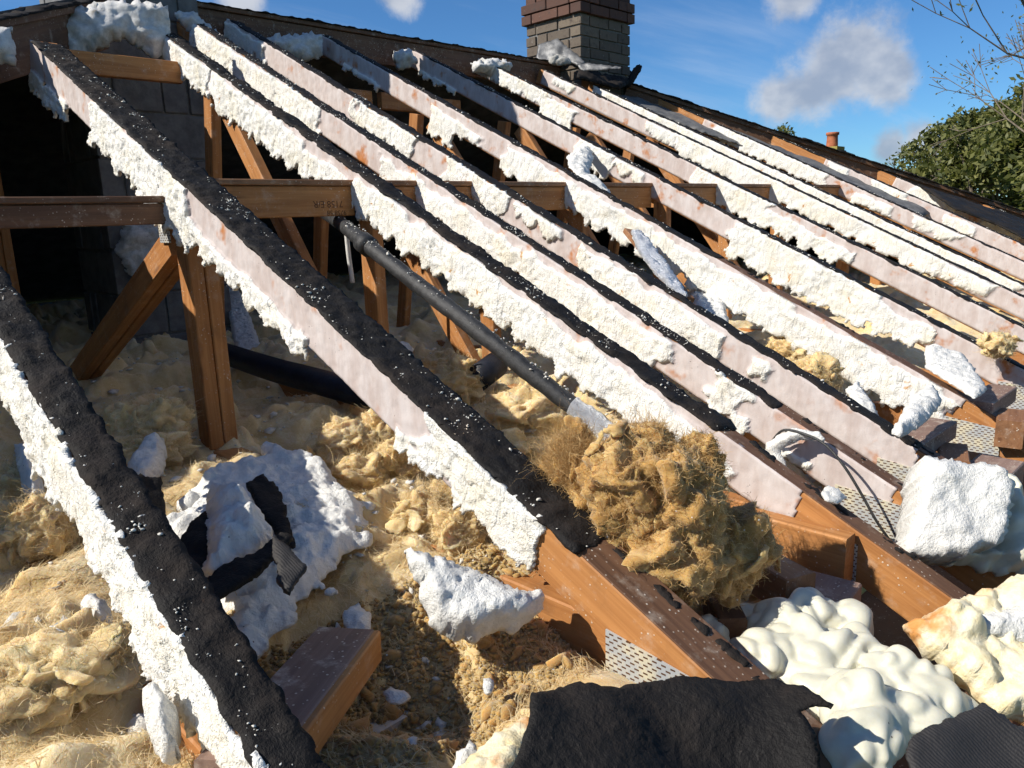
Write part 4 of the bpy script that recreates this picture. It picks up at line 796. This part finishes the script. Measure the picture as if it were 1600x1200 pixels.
# timber
tag(beam('joist_offcut', (1.4475, .535, -.683), (1.4475, 1.45, -.683), .044, .10, 'timber'), 'orange joist end nailed beside the bare rafter tail at right', 'joist')
def block(px, z, dims, rot, mat, lab):
    c = onZ(*px, z); a = np.array((math.cos(rot), math.sin(rot), 0)); L_, w_, h_ = dims
    tag(beam('wood_block', c - a * L_ / 2 - np.array((0, 0, h_ / 2)), c + a * L_ / 2 - np.array((0, 0, h_ / 2)), w_, h_, mat), lab, 'wood block', 'wood blocks along the eaves')
block((1215, 880), -.655, (.12, .07, .07), 1.2, 'timber_dusty', 'small wood block in front of the orange joist end')
block((1270, 935), -.70, (.22, .11, .07), .1, 'timber_film', 'flat dusty wood block under the orange joist end')
block((1130, 935), -.68, (.14, .05, .06), .75, 'timber_old', 'dark wood offcut under the big brown wool clump')
block((1440, 672), -.60, (.30, .09, .05), 0., 'timber_film', 'dark wood block left of the foam block, below the foam roll')
block((1490, 705), -.64, (.16, .07, .08), .3, 'timber_dusty', 'small wood block behind the top of the foam block')
block((1545, 735), -.66, (.26, .10, .06), 0., 'timber_film', 'dusty wood block right of the foam block top')
block((1548, 614), -.585, (.28, .08, .05), 0., 'timber_film', 'dark nailed wood block between the two lower right rafters')
block((1580, 648), -.62, (.16, .07, .08), .2, 'timber_dusty', 'small wood block at the right edge below the nailed one')
a, c = onZ(585, 998, -.635), onZ(425, 1215, -.60); sdv = unit(np.cross(U, c - a)); sdv = sdv if sdv[0] < 0 else -sdv
tag(beam('plank', a + sdv * .046, c + sdv * .046, .094, .030, 'timber_film'), 'dusty brown plank offcut lying in the bottom left foreground', 'plank')
tag(beam('batten', a - sdv * .004 - np.array((0, 0, .012)), c - sdv * .004 - np.array((0, 0, .012)), .012, .05, 'timber'), 'narrow orange batten along the edge of the plank offcut', 'batten')
# pipes
pp = thing('pipe', tuple(onX(960, 685, 1.40)), 'black lagged pipe running down between two rafters, foil-wrapped at its lower end', 'pipe')
A_ = [onX(500, 327, 1.66), onX(536, 352, 1.40), onX(575, 384, 1.32), onX(660, 450, 1.31), onX(750, 520, 1.32), onX(840, 592, 1.35), onX(905, 643, 1.375)]
tube('lagging', spline(A_, 48), .0225, 'pipe_lagging', pp, 20, .004); tube('foil_wrap', spline([onX(895, 635, 1.372), onX(930, 660, 1.385), onX(985, 704, 1.41)], 24), .025, 'foil', pp, 20, .006)
tube('collar', [onX(566, 377, 1.322), onX(578, 387, 1.32)], .031, 'pipe_lagging', pp, 20)
n = 420; s_ = rng.uniform(0, 1, n); C = np.array(spline(A_, 100))[(s_ * 99).astype(int)] + rng.normal(0, .010, (n, 3)) * (1, 1, 0) + (0, 0, .021); crumbs('foam_crumbs', C, np.exp(rng.normal(math.log(.0014), .6, n)), 'crumb_foam', pp)
tag(tube('duct', spline([onZ(330, 545, -.53), onZ(420, 575, -.53), onZ(500, 597, -.54), onZ(600, 625, -.58)], 30), .045, 'duct', sides=20), 'dark flexible duct lying on the wool behind the double post', 'duct')
tag(tube('conduit', spline([onY(541, 360, 2.55), onY(545, 400, 2.55), onY(551, 442, 2.55)], 12), .009, 'white_plastic', sides=12), 'thin white plastic pipe standing left of the black pipe', 'pipe')
tag(tube('duct_end', [onZ(745, 592, -.52), onZ(775, 570, -.50)], .045, 'duct', sides=20), 'short black duct end poking out of the wool under the pipe', 'duct')

# ================================================================== BEYOND THE ROOF
def leaves(C, size, nrm=None):
    n = len(C); a = rng.normal(size=(n, 3)); a /= np.linalg.norm(a, axis=1)[:, None]; b_ = np.cross(a, rng.normal(size=(n, 3))); b_ /= np.linalg.norm(b_, axis=1)[:, None]
    s_ = size * rng.uniform(.6, 1.4, n)[:, None]; V = np.stack([C - a * s_, C + b_ * s_ * .45, C + a * s_, C - b_ * s_ * .45], 1).reshape(-1, 3)
    return V, np.arange(4 * n).reshape(-1, 4), np.repeat(rng.beta(1.5, 2, n), 4)
def branch_tree(base, h, spread, seed, depth=5, lean=(0, 0, 1), r0=.12):
    R_ = random.Random(seed); segs = []; tips = []
    def grow(p, d, L, r, k):
        q = p + d * L; segs.append((p, q, r, r * .72)); 
        if k == 0: tips.append(q); return
        for i in range(R_.choice((2, 3, 3))):
            dd = unit(d + np.array([R_.gauss(0, spread) for _ in range(3)]) + np.array((0, 0, .12))); grow(q, dd, L * R_.uniform(.62, .85), r * .62, k - 1)
        if k < depth and R_.random() < .7: tips.append(q)
    grow(np.array(base, float), unit(lean), h * .3, r0, depth); return segs, tips
def skeleton(name, segs, mat, parent, sides=5):
    V, Fc = [], []
    for p, q, r0, r1 in segs:
        a = unit(q - p); s1 = unit(np.cross(a, (.3, .2, 1))); s2 = np.cross(a, s1); o = len(V)
        for c, r in ((p, r0), (q, r1)):
            for k in range(sides): an = 6.2832 * k / sides; V.append(c + max(r, .006) * (math.cos(an) * s1 + math.sin(an) * s2))
        Fc += [(o + k, o + (k + 1) % sides, o + sides + (k + 1) % sides, o + sides + k) for k in range(sides)]
    return mesh(name, V, Fc, mat, parent)
def ground_pt(px, dist): d = ray(px, 300); d = unit((d[0], d[1], 0)); return np.array((d[0] * dist, d[1] * dist, GROUND))
def tree(px, dist, h, label, seed, nl=15000, ls=.075, wid=.42, depth=5, r0=.14, lean=(0, 0, 1)):
    b_ = ground_pt(px, dist); root = thing('tree', tuple(b_), label, 'tree', 'trees behind the roof'); segs, tips = branch_tree(b_, h, wid, seed, depth, lean, r0=r0); skeleton('trunk', segs, 'bark', root)
    if nl:
        T = np.array(tips); k = rng.integers(0, len(T), nl); cl_ = rng.normal(0, 1, (nl, 3)); cl_ /= np.maximum(np.linalg.norm(cl_, axis=1), .5)[:, None]
        C = T[k] + cl_ * (h * .055) * rng.uniform(.2, 1, nl)[:, None] ** .6; V, Fq, fa = leaves(C, ls); mesh('crown', V, Fq, 'leaf', root, {'fm': fa})
    return root
tree(1535, 24, 5.7, 'mid green bushy tree right of the chimney pot', 3, 9000)
tree(1590, 25, 6.0, 'tall leafy tree at the right edge above the hip', 11, 10000)
tree(1650, 23, 5.5, 'dense green tree partly cut off by the right edge', 19, 9000)
tree(1570, 20, 4.7, 'dark green tree low behind the hip at right', 23, 14000)
tree(1640, 19, 4.7, 'dark olive tree lowest at the right edge', 31, 14000)
tree(1432, 27, 4.7, 'thin half-bare shrub left of the bushy trees', 29, 1800, depth=6)
tree(1196, 36, 6.2, 'small dark tree top just showing over the hip', 37, 5000, wid=.22)
tree(1795, 15, 7.8, 'nearly bare tree with sparse leaves reaching in at the right edge', 44, 1500, ls=.035, wid=.36, depth=6, r0=.08, lean=(-.10, .10, 1))
# neighbour's house: only its chimney pot shows over the hip
nb_ = ground_pt(1296, 21); nh = thing('neighbour_house', tuple(nb_), 'neighbouring house whose terracotta chimney pot shows over the hip', 'house')
ux = unit((nb_[0], nb_[1], 0)); 
box('wall', nb_ + (-3.5, -2.5, 0), nb_ + (3.5, 2.5, 2.4), 'house_render', nh)
rx = [nb_ + v for v in ((-3.8, -2.8, 2.35), (3.8, -2.8, 2.35), (3.8, 2.8, 2.35), (-3.8, 2.8, 2.35), (-3.8, 0, 3.6), (3.8, 0, 3.6))]
mesh('roof', rx, [(0, 1, 5, 4), (2, 3, 4, 5), (0, 4, 3), (1, 2, 5), (3, 2, 1, 0)], 'roof_tile', nh)
ctop = onP(1297, 236, nb_, np.array((ux[0], ux[1], 0)))[2]
st = box('chimney', (nb_[0] - .25, nb_[1] - .25, nb_[2] + 3.3), (nb_[0] + .25, nb_[1] + .25, ctop), 'grey_brick', nh)
mesh('cap', np.array(boxgeo((nb_[0] - .22, nb_[1] - .22, ctop + .001), (nb_[0] + .22, nb_[1] + .22, ctop + .09))[0]), boxgeo((0, 0, 0), (1, 1, 1))[1], 'lichen', st)
pc = np.array((nb_[0], nb_[1], ctop)); tube('pot', [pc + (0, 0, z) for z in (.05, .12, .30, .36, .37, .43, .431)], [.15, .135, .125, .125, .15, .15, .10], 'terracotta', st, 20)
